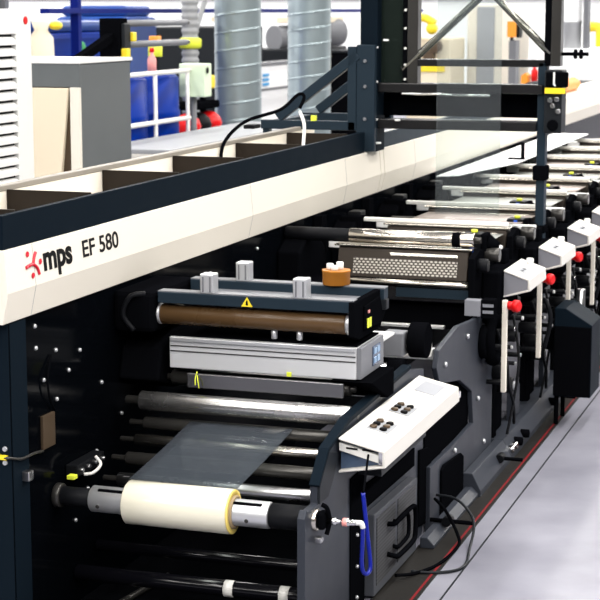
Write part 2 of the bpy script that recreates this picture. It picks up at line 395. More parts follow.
# second side plate, the hub with a hand crank
t2 = thing('intermediate_side_frame', (-1.77, 7.6, 0.0), 'grey curved side plate between the unwind and the first print unit', 'machine frame')
MB().prism('x', [(6.97,0.0),(6.97,0.29),(7.32,0.285),(7.78,0.30),(7.74,0.46),(7.50,0.56),(7.12,0.62),(7.06,0.70),(7.10,0.77),(7.45,0.815),(7.78,0.79),(8.0,0.80),(8.19,0.72),(8.19,0.0)], -1.768, -1.745).build('side_plate', 'frame_grey', t2, 0.004)
MB().box(-1.79, -1.770, 6.97, 7.78, 0.285, 0.62).build('recess_panel', 'black', t2)
MB().prism('x', [(7.14,0.03),(7.14,0.235),(7.18,0.25),(7.50,0.225),(7.55,0.20),(7.55,0.02)], -1.745, -1.733).build('access_panel', 'black', t2, 0.004)
MB().tube([(-1.735,7.95,0.77),(-1.70,7.96,0.765),(-1.70,8.12,0.72),(-1.70,8.14,0.62),(-1.70,8.05,0.56),(-1.70,7.94,0.58),(-1.70,7.90,0.68),(-1.70,7.95,0.765)], 0.028, 10, 5).build('crank_guard', 'black', t2)
MB().cyl((-1.745, 7.93, 0.66), (-1.71, 7.93, 0.66), 0.08).build('hub', 'black', t2)
for y, z in ((7.20,0.69),(7.62,0.74),(7.86,0.40),(7.40,0.26),(8.0,0.16)):
    MB().lathe((-1.745, y, z), (-1.733, y, z), [(0, 0.012), (0.008, 0.012), (0.012, 0.008)], 12).build('bolt', 'aluminium', t2)

# base rail along the floor
t = thing('base_rail', (-1.70, 12, 0), 'long grey base rail along the floor beneath the print units', 'machine base')
MB().prism('y', [(-1.80,0.0),(-1.66,0.0),(-1.66,0.03),(-1.70,0.11),(-1.80,0.11)], 8.26, 20).build('rail', 'frame_grey', t, 0.003)
MB().prism('y', [(-1.744,0.0),(-1.66,0.0),(-1.66,0.03),(-1.70,0.11),(-1.744,0.11)], 7.58, 8.26).build('rail', 'frame_grey', t, 0.003)
MB().prism('y', [(-1.730,0.005),(-1.67,0.005),(-1.67,0.02),(-1.70,0.05),(-1.730,0.05)], 6.75, 7.58).build('rail', 'frame_grey', t, 0.003)
for y in (8.45, 8.62, 9.4, 10.3):
    MB().cyl((-1.685, y, 0.06), (-1.64, y, 0.06), 0.022, 14).build('levelling_knob', 'black', t)
for y in (8.30, 8.38):
    MB().cyl((-1.685, y, 0.055), (-1.65, y, 0.055), 0.018, 14).build('fitting', 'chrome', t)

# black base tray and cross tubes under the unwind
tag(MB().box(-2.74, -1.81, 5.18, 8.2, 0.0, 0.04).build('base_tray', 'black', None, 0.004), 'black floor tray beneath the film roll', 'machine base')
t = thing('cross_tube', (-2.2, 5.62, 0.12), 'black round cross tube with two white stickers low beneath the film roll', 'tube', 'cross tubes')
MB().cyl((-2.745, 5.62, 0.15), (-1.805, 5.62, 0.15), 0.03).build('tube', 'gloss_black', t)
for x in (-2.14, -1.93):
    MB().lathe((x-0.018, 5.62, 0.15), (x+0.018, 5.62, 0.15), [(0, 0.0305), (0.036, 0.0305)], 24).build('sticker', 'off_white', t)
tag(MB().cyl((-2.745, 5.80, 0.20), (-1.805, 5.80, 0.20), 0.022).build('cross_tube', 'gloss_black'), 'black cross tube behind the stickered one near the floor', 'tube', 'cross tubes')
tag(MB().cyl((-2.60, 5.32, 0.055), (-2.52, 5.95, 0.055), 0.012).build('floor_rod', 'dark_steel'), 'dark steel rod lying in the tray at bottom left', 'rod')

# ------------------------------------------------------------------ film shaft, roll and web
ys, zs = 5.47, 0.484
t = thing('unwind_shaft', (-2.2, ys, zs-0.05), 'silver air shaft with black sleeve carrying the film roll', 'shaft')
MB().lathe((-2.605, ys, zs), (-1.93, ys, zs), [(0, 0.042), (0.005, 0.047), (0.67, 0.047), (0.675, 0.043)]).build('mandrel', 'aluminium', t)
MB().box(-2.57, -2.47, ys-0.030, ys-0.008, zs+0.030, zs+0.0435).build('gripper_slot', 'black', t)
MB().box(-2.06, -1.955, ys-0.030, ys-0.008, zs+0.030, zs+0.0435).build('gripper_slot', 'black', t)
for x in (-2.565, -2.005):
    MB().lathe((x, ys-0.042, zs-0.014), (x, ys-0.047, zs-0.0155), [(0, 0.008), (0.0055, 0.007)], 12).build('gripper_button', 'dark_steel', t)
MB().lathe((-1.93, ys, zs), (-1.80, ys, zs), [(0, 0.038), (0.004, 0.044), (0.126, 0.044), (0.13, 0.04)]).build('sleeve', 'rubber', t)
MB().cyl((-1.80, ys, zs), (-1.758, ys, zs), 0.038).build('collar', 'warm_steel', t)
MB().cyl((-2.735, ys, zs), (-2.605, ys, zs), 0.034).build('neck', 'rubber', t)
MB().cyl((-2.748, ys, zs), (-2.72, ys, zs), 0.044).build('flange', 'dark_steel', t)
MB().box(-1.758, -1.73, 5.445, 5.50, 0.455, 0.515).build('clamp', 'black', t, 0.008)
MB().tube([(-1.74,5.45,0.545),(-1.725,5.46,0.53),(-1.722,5.48,0.48),(-1.73,5.47,0.435)], 0.008).build('clamp_lever', 'black', t)
MB().box(-1.765, -1.74, 5.44, 5.47, 0.41, 0.43).build('clamp_foot', 'steel', t, 0.004)
u = MB().lathe((-1.735, ys, zs), (-1.625, ys, zs+0.002), [(0,0.008),(0.02,0.008),(0.022,0.013),(0.04,0.013),(0.042,0.007),(0.065,0.007),(0.067,0.014),(0.085,0.014),(0.087,0.010),(0.105,0.010),(0.11,0.006)], 14).build('rotary_union', 'chrome', t)
MB().lathe((-1.672, ys, zs+0.001), (-1.655, ys, zs+0.001), [(0,0.0145),(0.017,0.0145)], 14).build('coupling_ring', 'pink', u)
t = thing('film_roll', (-2.27, ys, zs-0.078), 'glossy cream roll of clear film on the unwind shaft', 'film roll')
MB().lathe((-2.465, ys, zs), (-2.07, ys, zs), [(0, 0.058),(0.0, 0.072),(0.006,0.0785),(0.389,0.0785),(0.395,0.072),(0.395,0.058)], 48, True).build('wound_film', 'roll_film', t)
MB().lathe((-2.0705, ys, zs), (-2.064, ys, zs), [(0, 0.058),(0,0.077),(0.004,0.0775),(0.0045,0.074),(0.0045,0.058)], 48, True).build('roll_edge', 'roll_edge', t)
MB().lathe((-2.467, ys, zs), (-2.058, ys, zs), [(0, 0.0475),(0,0.058),(0.409,0.058),(0.409,0.0475)], 40, True).build('core', 'cardboard', t)

# pneumatic hose
t = thing('air_hose', (-1.66, 5.85, 0.18), 'blue air hose hanging in a loop beside the shaft end', 'hose')
MB().tube([(-1.626,5.472,0.486),(-1.608,5.475,0.485),(-1.604,5.48,0.468)], 0.009, 10, 4).build('elbow', 'white', t)
MB().tube([(-1.604,5.48,0.472),(-1.607,5.485,0.40),(-1.610,5.49,0.34),(-1.607,5.50,0.305),(-1.598,5.52,0.295),(-1.594,5.54,0.32),(-1.606,5.545,0.42),(-1.625,5.55,0.57)], 0.0075, 10, 8).build('hose', 'hose_blue', t)
MB().tube([(-1.623,5.55,0.57),(-1.635,5.62,0.62),(-1.65,5.70,0.665)], 0.004).build('cable', 'black', t)

# film web: roll top -> guide roller under the grooved roller
rows = []
for k in range(9):
    f = k/8; y = 5.49 + (5.95-5.49)*f; z = 0.5625 + (0.672-0.5625)*f - 0.004*math.sin(PI*f)
    rows.append([(-2.470 + 0.408*j/8 + 0.050*f, y, z) for j in range(9)])
tag(MB().sheet(rows, 0.0012).build('film_web', 'clear_film'), 'clear film sheet running from the roll up to the guide roller', 'film')

def roller(name, y, z, r, x0, x1, material, label, neck='dark_steel', group=None):
    t = thing(name, ((x0+x1)/2, y, z-r), label, 'roller', group)
    MB().lathe((x0, y, z), (x1, y, z), [(0, r-0.004),(0.004, r),(x1-x0-0.004, r),(x1-x0, r-0.004)], 40).build('barrel', material, t)
    MB().cyl((x0-0.06, y, z), (x1+0.03 if x1 > -1.84 else x1+0.02, y, z), r*0.45, 16).build('journal', neck, t)
    return t
roller('guide_roller', 5.98, 0.730, 0.037, -2.636, -1.80, 'grooved_chrome', 'bright grooved steel roller above the clear film sheet', group='unwind rollers')
roller('guide_roller', 5.975, 0.645, 0.024, -2.62, -1.83, 'dark_steel', 'dark roller where the film sheet ends below the grooved roller', group='unwind rollers')
for y, z, r, m_, nm in ((5.93, 0.588, 0.022, 'warm_steel', 'topmost'), (5.85, 0.535, 0.025, 'dark_steel', 'middle'), (5.77, 0.475, 0.025, 'steel', 'lowest')):
    roller('guide_roller', y, z, r, -2.64, -1.84, m_, '%s of three guide rollers showing beneath the clear film' % nm, group='unwind rollers')
roller('guide_roller', 6.12, 0.80, 0.03, -2.56, -1.84, 'dark_steel', 'dark smooth roller under the grey aluminium box', group='unwind rollers')
tag(MB().box(-2.46, -1.84, 6.015, 6.03, 0.785, 0.84).build('deflector_plate', 'deflector_steel', None, 0.003), 'dark steel deflector strip below the grey aluminium box', 'plate')
tag(MB().prism('x', [(6.04,0.845),(6.36,0.845),(6.36,0.74),(6.28,0.74)], -1.90, -1.74).build('support_bracket', 'black', None, 0.004), 'black triangular bracket under the right end of the grey box', 'bracket')
t = thing('cable_tag', (-2.42, 6.0, 0.79), 'yellow-green wires dangling left of the grooved roller', 'wire')
MB().tube([(-2.425,6.03,0.845),(-2.42,6.0,0.825),(-2.418,5.995,0.80)], 0.002).build('wire', 'lime', t)
MB().tube([(-2.425,6.03,0.845),(-2.41,6.0,0.82),(-2.403,5.995,0.79)], 0.002).build('wire', 'lime', t)
# fittings on the wall behind the shaft
t = thing('valve_block', (-2.72, 5.7, 0.52), 'small black valve block with silver fittings on the wall above the shaft', 'valve')
MB().box(-2.748, -2.70, 5.55, 5.78, 0.53, 0.575).build('body', 'rubber', t, 0.004)
for y in (5.57, 5.63, 5.69, 5.75):
    MB().cyl((-2.705, y, 0.555), (-2.685, y, 0.555), 0.008, 10).build('fitting', 'steel', t)
MB().tube([(-2.70,5.60,0.53),(-2.67,5.62,0.535),(-2.655,5.65,0.56),(-2.68,5.66,0.585)], 0.006).build('tube', 'off_white', t)
MB().box(-2.72, -2.69, 5.50, 5.53, 0.535, 0.55).build('connector', 'lime', t, 0.002)

# ------------------------------------------------------------------ corona treater and generator box
t = thing('web_treater', (-2.2, 6.2, 0.99), 'web treater with brown coated roller under two navy rails', 'treater')
b = MB().lathe((-2.57, 6.05, 1.06), (-1.835, 6.05, 1.06), [(0,0.036),(0.003,0.040),(0.732,0.040),(0.735,0.037)], 40).build('coated_roller', 'brown_roll', t)
for a, c in ((-2.585,-2.57),(-1.835,-1.815)):
    MB().cyl((a, 6.05, 1.06), (c, 6.05, 1.06), 0.0415).build('end_cap', 'aluminium', b)
for nm, y, x0, x1 in (('front_rail', 6.03, -2.57, -1.80), ('rear_rail', 6.36, -2.57, -1.775)):
    r_ = MB().box(x0, x1, y-0.03, y+0.03, 1.108, 1.150).build(nm, 'navy_mid', t, 0.003)
    MB().box(x0, x1, y-0.025, y+0.03, 1.150, 1.154).build('top_strip', 'mid_grey', r_)
MB().box(-2.50, -1.815, 6.07, 6.33, 1.10, 1.118).build('deck', 'mid_grey', t)
MB().prism('x', [(5.995,1.02),(5.995,1.15),(6.39,1.15),(6.41,1.13),(6.41,1.05),(6.34,1.00),(6.06,1.00)], -1.815, -1.79).build('end_plate', 'black', t, 0.004)
MB().prism('x', [(6.10,1.03),(6.10,1.12),(6.30,1.13),(6.34,1.06),(6.30,1.02)], -1.79, -1.780).build('terminal_box', 'black', t, 0.004)
for y in (6.12, 6.15):
    MB().box(-1.780, -1.777, y, y+0.02, 1.035, 1.07).build('sticker', 'lime', t)
MB().box(-1.780, -1.777, 6.13, 6.15, 1.09, 1.10).build('sticker', 'pink', t)
MB().box(-1.79, -1.765, 6.33, 6.37, 1.07, 1.11).build('connector', 'dark_grey', t, 0.004)
for x, y in ((-2.372, 6.03), (-2.005, 6.03), (-2.352, 6.36)):
    k = MB(); k.box(x-0.027, x+0.027, y-0.028, y+0.028, 1.152, 1.226).build('mounting_block', 'aluminium', t, 0.004)
    kk = MB()
    for q in (-0.014, 0.014): kk.box(x+q-0.003, x+q+0.003, y-0.0295, y-0.027, 1.158, 1.216)
    kk.build('groove', 'mid_grey', t)
x, z = -2.21, 1.112
MB().prism('y', [(x-0.022,z),(x+0.022,z),(x,z+0.036)], 5.998, 6.0).build('warning_sticker', 'yellow', t)
MB().prism('y', [(x-0.004,z+0.006),(x+0.005,z+0.006),(x+0.003,z+0.024),(x-0.002,z+0.024)], 5.9965, 5.998).build('warning_symbol', 'ink', t)
MB().box(-2.75, -2.58, 5.99, 6.40, 0.99, 1.15).build('rear_housing', 'black', t, 0.02)
MB().tube([(-2.62,6.0,1.14),(-2.67,5.97,1.13),(-2.70,5.97,1.06),(-2.66,5.98,1.00)], 0.01).build('cable', 'rubber', t)
for x in (-2.12, -2.02):
    MB().cyl((x, 6.05, 0.988), (x, 6.05, 1.02), 0.012, 10).build('foot', 'aluminium', t)
t = thing('ink_cup', (-1.975, 6.36, 1.154), 'amber plastic cup with white fittings standing on the rear navy rail', 'cup')
MB().lathe((-1.975, 6.36, 1.154), (-1.975, 6.36, 1.215), [(0,0.052),(0.004,0.056),(0.05,0.056),(0.052,0.058),(0.058,0.058)], 8).build('cup_body', 'amber', t)
for a, b_, h in ((-0.025,0,0.02),(0.012,0.01,0.026),(0.0,-0.02,0.016)):
    MB().cyl((-1.975+a, 6.36+b_, 1.212), (-1.975+a, 6.36+b_, 1.215+h), 0.014, 12).build('fitting', 'white', t)

t = thing('generator_box', (-2.15, 6.2, 0.845), 'long grey ribbed aluminium box below the brown roller', 'box')
MB().box(-2.545, -1.80, 6.05, 6.36, 0.85, 0.972).build('body', 'alu_side', t, 0.004)
MB().box(-2.54, -1.80, 6.062, 6.35, 0.972, 0.978).build('top_cover', 'black', t)
for z in (0.915, 0.935):
    MB().box(-2.54, -1.803, 6.047, 6.05, z, z+0.004).build('groove', 'dark_steel', t)
MB().box(-2.54, -1.803, 6.040, 6.05, 0.955, 0.972).build('rib', 'aluminium', t, 0.003)
MB().box(-1.80, -1.782, 6.052, 6.358, 0.852, 0.97).build('end_plate', 'mid_grey', t, 0.003)
d = MB().box(-1.782, -1.778, 6.20, 6.30, 0.875, 0.95).build('display', 'screen', t, 0.002)
for y in (6.21, 6.255):
    for z in (0.885, 0.92):
        MB().box(-1.778, -1.776, y, y+0.032, z, z+0.022).build('display_field', 'screen_lit', d)
MB().box(-2.07, -2.052, 6.044, 6.05, 0.848, 0.864).build('sticker', 'lime', t)

# black gusset from the wall behind the treater
tag(MB().prism('x', [(6.02,0.80),(6.06,0.92),(6.20,0.97),(6.45,0.97),(6.45,0.72),(6.2,0.74)], -2.748, -2.58).build('gusset_bracket', 'black', None, 0.01), 'black bracket on the wall at the left end of the grey box', 'bracket')

# ------------------------------------------------------------------ middle section before the first print unit
t = thing('web_slitter', (-1.95, 6.95, 0.68), 'steel web guide section with black drum behind the grey box', 'machine part')
MB().box(-2.70, -1.80, 6.60, 7.05, 0.66, 0.69).build('deck', 'steel', t, 0.003)
MB().cyl((-2.70, 6.75, 0.74), (-1.86, 6.75, 0.74), 0.035).build('roller', 'chrome', t)
MB().cyl((-1.87, 6.75, 0.745), (-1.805, 6.75, 0.745), 0.05).build('roller_end', 'black', t)
MB().cyl((-1.83, 6.95, 0.84), (-1.755, 6.95, 0.84), 0.075).build('drum', 'black', t)
MB().box(-1.93, -1.84, 6.86, 6.95, 0.78, 0.88).build('drum_bracket', 'mid_grey', t, 0.006)
MB().box(-2.70, -1.78, 7.08, 7.12, 0.74, 0.80).build('cross_bar', 'off_white', t, 0.004)
MB().box(-2.70, -1.80, 7.22, 7.27, 0.70, 0.75).build('cross_bar', 'aluminium', t, 0.004)
MB().box(-2.10, -1.86, 6.62, 6.80, 0.885, 0.897).build('cover_plate', 'white', t, 0.003)
MB().box(-2.0, -1.91, 6.64, 6.72, 0.897, 0.899).build('sticker', 'yellow', t)
MB().tube([(-1.98,6.55,0.83),(-1.93,6.56,0.86),(-1.90,6.60,0.85),(-1.90,6.66,0.80)], 0.006).build('cable', 'pink', t)
tag(MB().box(-2.70, -1.80, 7.40, 7.43, 0.805, 0.82).build('edge_profile', 'steel', None, 0.002), 'thin steel edge strip below the black box of the first print unit', 'strip')

# ------------------------------------------------------------------ consoles
def console(y0, y1, xa, xb, za, zb, zl, zr, label, big=False):
    t = thing('control_console', ((xa+xb)/2, (y0+y1)/2, min(zl, zr)), label, 'control console', 'white operator consoles')
    th = 0.008
    rec = 0.05 if not big else 0.10
    # shell: a folded sheet over the top, the outer side and the underside; both ends are inset
    shell = [(xa, za), (xb, zb), (xb+0.004, zr), (xa, zl), (xa, zl+th), (xb-th, zr+th*0.8), (xb-th, zb-th*0.9), (xa, za-th)]
    MB().prism('y', shell, y0, y1).build('shell', 'console_white', t, 0.003)
    MB().prism('y', [(xa+0.001, za-th), (xb-th, zb-th), (xb-th, zr+th), (xa+0.001, zl+th)], y0+(0.006 if not big else 0.03), y1-0.004).build('body', 'end_grey' if not big else 'screen', t)
    def tz(x): return za + (zb-za)*(x-xa)/(xb-xa)
    def patch(name, mt, xx0, xx1, yy0, yy1, h=0.002):
        return MB().prism('y', [(xx0, tz(xx0)+0.0003), (xx1, tz(xx1)+0.0003), (xx1, tz(xx1)+h), (xx0, tz(xx0)+h)], yy0, yy1).build(name, mt, t)
    wd = xb-xa
    if big:
        for cy in (5.98, 6.27):
            p = patch('button_panel', 'panel_patch', xa+wd*0.25, xa+wd*0.72, cy-0.07, cy+0.07)
            for i in range(3):
                for j in range(2):
                    x = xa+wd*(0.36+0.22*j); y = cy-0.045+0.045*i
                    MB().cyl((x, y, tz(x)), (x, y, tz(x)+0.012), 0.014, 12).build('button', 'ink' if (i+j) % 2 else 'plate_brown', p)
        patch('display', 'display_grey', xa+wd*0.25, xa+wd*0.75, 6.58, 6.76)
        MB().box(xb-0.022, xb-0.006, y0+0.004, y0+0.03, zr+0.01, zb-0.004).build('chrome_post', 'chrome', t)
        MB().prism('y', [(xa, za-0.02),(xb-th, zb-0.022),(xb-th, zb-0.05),(xa, za-0.048)], y0+0.012, y0+0.03).build('slot_strip', 'off_white', t)
        for f0 in (0.15, 0.5):
            MB().prism('y', [(xa+wd*f0, za-0.034-0.03*wd*f0),(xa+wd*(f0+0.25), za-0.036-0.03*wd*f0),(xa+wd*(f0+0.25), za-0.042-0.03*wd*f0),(xa+wd*f0, za-0.040-0.03*wd*f0)], y0+0.010, y0+0.013).build('slot', 'ink', t)
        MB().box(xb-0.05, xb+0.0, y1, y1+0.04, zr+0.01, zr+0.035).build('outlet', 'chrome', t)
        MB().box(xa, xb-0.08, 5.95, 6.6, 0.52, zl+0.008).build('mount', 'dark_grey', t)
    else:
        p = patch('button_panel', 'panel_patch', xa+wd*0.35, xa+wd*0.7, y0+0.10, y0+0.22)
        for i in range(2):
            x = xa+wd*0.5; y = y0+0.135+0.05*i
            MB().cyl((x, y, tz(x)), (x, y, tz(x)+0.006), 0.01, 10).build('button', 'mid_grey', p)
        MB().cyl((xa+wd*0.45, y1-0.06, tz(xa+wd*0.45)-0.002), (xa+wd*0.45, y1-0.06, tz(xa+wd*0.45)+0.03), 0.018, 14).build('knob', 'white', t)
    return t
console(5.70, 6.82, -1.760, -1.592, 0.718, 0.680, 0.590, 0.620, 'long white control console with two button panels at the unwind', True)
PU = 0.87
for k in range(4):
    o = PU*k
    console(8.08+o, 8.50+o, -1.676, -1.552, 0.981, 0.940, 0.849, 0.884, 'white box console on the %s print unit counted from the unwind' % ORD[k])

# ------------------------------------------------------------------ print units
def register_motor(x, y, z, label):
    t = thing('register_motor', (x, y, z-0.05), label, 'motor', 'register motors')
    MB().box(x-0.06, x+0.03, y-0.05, y+0.05, z-0.05, z+0.05).build('motor_body', 'rubber', t, 0.006)
    MB().box(x+0.03, x+0.06, y-0.05, y+0.05, z-0.045, z+0.05).build('housing', 'black', t, 0.006)
    MB().lathe((x+0.06, y, z), (x+0.11, y, z-0.01), [(0,0.045),(0.05,0.018)], 16).build('nose', 'black', t)
    MB().box(x-0.02, x, y-0.053, y-0.05, z-0.04, z+0.045).build('stripe', 'knob_blue', t)
    MB().cyl((x-0.01, y, z+0.05), (x-0.01, y, z+0.065), 0.016, 12).build('cap', 'lime', t)
    MB().box(x-0.03, x+0.02, y-0.02, y+0.02, z-0.09, z-0.05).build('bracket', 'black', t)
NU = 9
for k in range(NU):
    o = PU*k; nm = ORD[k]; near = k < 3
    # impression roller
    if k == 0:
        t = thing('impression_roller', (-2.1, 8.0+o, 1.09), 'polished steel roller on the %s print unit from the unwind' % nm, 'roller', 'print unit rollers')
        MB().lathe((-2.415, 8.0+o, 1.128), (-1.80, 8.0+o, 1.128), [(0,0.032),(0.004,0.035),(0.611,0.035),(0.615,0.032)], 36).build('barrel', 'warm_steel', t)
        MB().cyl((-2.74, 8.0+o, 1.128), (-2.415, 8.0+o, 1.128), 0.033).build('neck', 'rubber', t)
        MB().lathe((-1.905, 8.0+o, 1.128), (-1.865, 8.0+o, 1.128), [(0,0.0365),(0.04,0.0365)], 36).build('collar', 'black', t)
        MB().cyl((-1.80, 8.0+o, 1.128), (-1.77, 8.0+o, 1.128), 0.015).build('journal', 'dark_steel', t)
    else:
        t = thing('guide_bar', (-2.1, 8.0+o, 1.03), 'thin pale guide bar before the white bar of the %s print unit' % nm, 'bar', 'thin guide bars')
        MB().box(-2.60, -1.82, 7.985+o, 8.015+o, 1.091, 1.113).build('bar', 'off_white', t, 0.005)
        MB().box(-2.72, -2.60, 7.96+o, 8.04+o, 1.05, 1.12).build('end_bracket', 'black', t, 0.006)
    # ink tray
    t = thing('ink_tray', (-2.12, 7.95+o, 0.93), 'bronze perforated tray under the steel roller of the %s print unit' % nm, 'tray', 'perforated ink trays')
    MB().prism('x', [(7.93+o,0.94),(7.96+o,1.075),(8.03+o,1.085),(8.03+o,0.94)], -2.46, -1.82).build('tray_body', 'bronze', t, 0.004)
    MB().box(-2.48, -1.80, 7.95+o, 8.04+o, 1.082, 1.09).build('rim', 'warm_steel', t, 0.002)
    MB().prism('x', [(7.9322+o,0.955),(7.949+o,1.03),(7.946+o,1.03),(7.9292+o,0.955)], -2.38, -1.87).build('perforated_strip', 'perforated', t)
    MB().prism('x', [(7.9515+o,1.048),(7.9545+o,1.06),(7.951+o,1.06),(7.948+o,1.048)], -2.20, -1.87).build('perforated_strip', 'warm_steel', t)
    MB().cyl((-2.46, 7.915+o, 0.922), (-1.79, 7.915+o, 0.922), 0.016).build('lower_bar', 'warm_steel', t)
    MB().box(-1.815, -1.77, 7.95+o, 7.99+o, 1.00, 1.03).build('end_block', 'mid_grey', t, 0.003)
    # enclosed ink chamber
    t = thing('ink_chamber', (-2.2, 8.0+o, 0.72), 'black enclosed box under the ink tray of the %s print unit' % nm, 'machine part', 'ink chambers')
    MB().box(-2.70, -1.80, 7.92+o, 8.14+o, 0.835, 0.905).build('body', 'gloss_black', t, 0.004)
    MB().box(-2.70, -1.80, 7.98+o, 8.14+o, 0.70, 0.835).build('lower_body', 'black', t, 0.004)
    MB().box(-2.16, -1.805, 7.912+o, 7.92+o, 0.855, 0.90).build('front_strip', 'navy_mid', t, 0.002)
    # bearing block with two slots
    t = thing('bearing_block', (-1.75, 7.85+o, 0.78), 'grey bearing block with black slots at the %s print unit' % nm, 'bearing', 'bearing blocks')
    MB().box(-1.80, -1.725, 7.80+o, 7.86+o, 0.80, 0.875).build('block', 'end_grey', t, 0.003)
    MB().box(-1.725, -1.66, 7.81+o, 7.87+o, 0.79, 0.88).build('jaw', 'black', t, 0.004)
    for z in (0.815, 0.845): MB().box(-1.715, -1.665, 7.806+o, 7.81+o, z, z+0.014).build('pin', 'end_grey', t)
    # operator side plate with gear housing
    t = thing('unit_side_frame', (-1.75, 8.2+o, 0.11), 'black operator side frame with gears on the %s print unit' % nm, 'machine frame', 'print unit side frames')
    MB().prism('x', [(8.26+o,0.11),(8.26+o,0.70),(7.88+o,0.78),(7.86+o,1.06),(8.0+o,1.09),(8.12+o,1.06),(8.40+o,1.0),(8.55+o,0.90),(8.55+o,0.11)], -1.80, -1.77).build('side_plate', 'black', t, 0.004)
    MB().box(-1.77, -1.68, 8.02+o, 8.46+o, 0.72, 0.98).build('gear_housing', 'black', t, 0.012)
    MB().cyl((-1.77, 7.94+o, 1.02), (-1.72, 7.94+o, 1.02), 0.032, 18).build('gear', 'rubber', t)
    MB().cyl((-1.77, 8.10+o, 1.05), (-1.70, 8.10+o, 1.05), 0.035, 16).build('gear', 'dark_steel', t)
    MB().box(-1.768, -1.74, 8.66+o, 8.86+o, 0.112, 0.27).build('foot_post', 'frame_grey', t, 0.003)
    MB().box(-1.775, -1.75, 8.27+o, 8.33+o, 0.11, 0.72).build('upright', 'black', t, 0.003)
    for y, z, r in ((8.08,0.55,0.03),(8.20,0.46,0.035),(8.42,0.60,0.028),(8.38,0.36,0.04),(8.12,0.68,0.022)):
        MB().cyl((-1.77, y+o, z), (-1.68, y+o, z), r, 14).build('valve', 'rubber', t)
        MB().cyl((-1.68, y+o, z), (-1.672, y+o, z), r*0.55, 12).build('valve_cap', 'aluminium', t)
    for y, z, r_, m_ in ((8.02,0.62,0.010,'aluminium'),(8.30,0.66,0.012,'chrome'),(8.46,0.50,0.009,'aluminium'),(8.24,0.58,0.008,'white'),(8.06,0.44,0.009,'chrome'),(8.50,0.68,0.010,'white'),(8.34,0.48,0.008,'aluminium')):
        q = MB().cyl((-1.77, y+o, z), (-1.668, y+o, z), r_*1.3, 10).build('fitting', 'rubber', t)
        MB().cyl((-1.668, y+o, z), (-1.658, y+o, z), r_, 10).build('fitting_tip', m_, q)
    MB().tube([(-1.70,8.05+o,0.70),(-1.66,8.10+o,0.55),(-1.67,8.22+o,0.40),(-1.66,8.30+o,0.28),(-1.68,8.42+o,0.16)], 0.008).build('hose', 'rubber', t)
    MB().tube([(-1.70,8.45+o,0.70),(-1.65,8.36+o,0.50),(-1.66,8.30+o,0.30),(-1.68,8.25+o,0.14)], 0.007).build('hose', 'rubber', t)
    # cream upright and emergency stop
    t = thing('emergency_stop', (-1.6, 7.93+o, 0.43), 'red emergency stop knob on a cream post below the %s box console' % nm, 'emergency stop', 'red stop knobs')
    MB().box(-1.650, -1.627, 7.93+o, 7.96+o, 0.42, 0.86).build('post', 'cream', t, 0.003)
    MB().cyl((-1.625, 7.945+o, 0.835), (-1.60, 7.945+o, 0.835), 0.02, 14).build('stem', 'red', t)
    MB().lathe((-1.60, 7.945+o, 0.835), (-1.56, 7.93+o, 0.835), [(0,0.018),(0.006,0.029),(0.026,0.029),(0.034,0.022)], 18).build('knob', 'red', t)
    # bright cross bar, web and register motor beyond the unit
    t = thing('web_bar', (-2.15, 8.33+o, 1.0), 'bright white cross bar beyond the %s print unit' % nm, 'cross bar', 'white cross bars')
    MB().box(-2.62, -1.74, 8.30+o, 8.36+o, 1.02, 1.062).build('bar', 'white', t, 0.006)
    MB().box(-2.70, -2.62, 8.28+o, 8.38+o, 1.0, 1.07).build('end_bracket', 'black', t, 0.006)
    MB().box(-1.74, -1.71, 8.29+o, 8.37+o, 0.98, 1.05).build('end_bracket', 'black', t, 0.006)
    if k:
        rows = [[(-2.45 + 0.62*j/4, 8.05+o+0.25*q/3, 1.10-0.034*q/3) for j in range(5)] for q in range(4)]
        tag(MB().sheet(rows, 0.001).build('film_web', 'green_web'), 'greenish clear film crossing the %s print unit' % nm, 'film', 'film over the units')
    rows = [[(-2.45 + 0.62*j/4, 8.365+o+0.44*q/3, 1.064-0.004*q/3) for j in range(5)] for q in range(4)]
    tag(MB().sheet(rows, 0.001).build('film_web', 'pink_web' if k % 2 else 'clear_web'), 'clear film leaving the white bar of the %s print unit' % nm, 'film', 'film over the units')
    roller('guide_roller', 8.55+o, 1.03, 0.028, -2.60, -1.84, 'dark_steel', 'dark guide roller behind the white bar of the %s print unit' % nm, group='unit guide rollers')
    if k: register_motor(-1.95, 8.98+o, 1.07, 'black register motor with blue stripe past the %s print unit' % nm)
    # drive housing on the wall side
    t = thing('drive_housing', (-2.65, 8.2+o, 0.84), 'black drive housing on the cabinet wall at the %s print unit' % nm, 'drive housing', 'drive housings')
    MB().prism('x', [(7.88+o,0.86),(7.88+o,1.05),(7.98+o,1.10),(8.18+o,1.10),(8.30+o,1.02),(8.30+o,0.86)], -2.748, -2.63).build('housing', 'black', t, 0.012)
    MB().box(-2.748, -2.70, 8.45+o, 8.53+o, 0.86, 1.16).build('upright', 'black', t, 0.004)
    MB().box(-2.69, -2.62, 8.00+o, 8.10+o, 1.10, 1.14).build('connector', 'rubber', t, 0.006)
# two more register motors on the operator side
register_motor(-1.82, 8.12, 1.10, 'black register motor with blue stripe beside the polished steel roller')
register_motor(-1.86, 9.35, 1.03, 'black register motor with blue stripe and yellow cap just left of the gantry post')

# white sheet put in as the bright glare over the far print units
t = thing('glare_sheet', (-2.4, 13, 1.145), 'white sheet standing in for glare over the far print units beyond the gantry', 'glare sheet')
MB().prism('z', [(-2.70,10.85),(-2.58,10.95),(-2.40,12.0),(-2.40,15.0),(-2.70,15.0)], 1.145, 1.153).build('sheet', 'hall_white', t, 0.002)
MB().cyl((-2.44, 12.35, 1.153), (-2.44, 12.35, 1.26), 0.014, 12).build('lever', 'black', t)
MB().box(-2.52, -2.405, 12.22, 12.26, 1.153, 1.165).build('edge_bar', 'black', t)

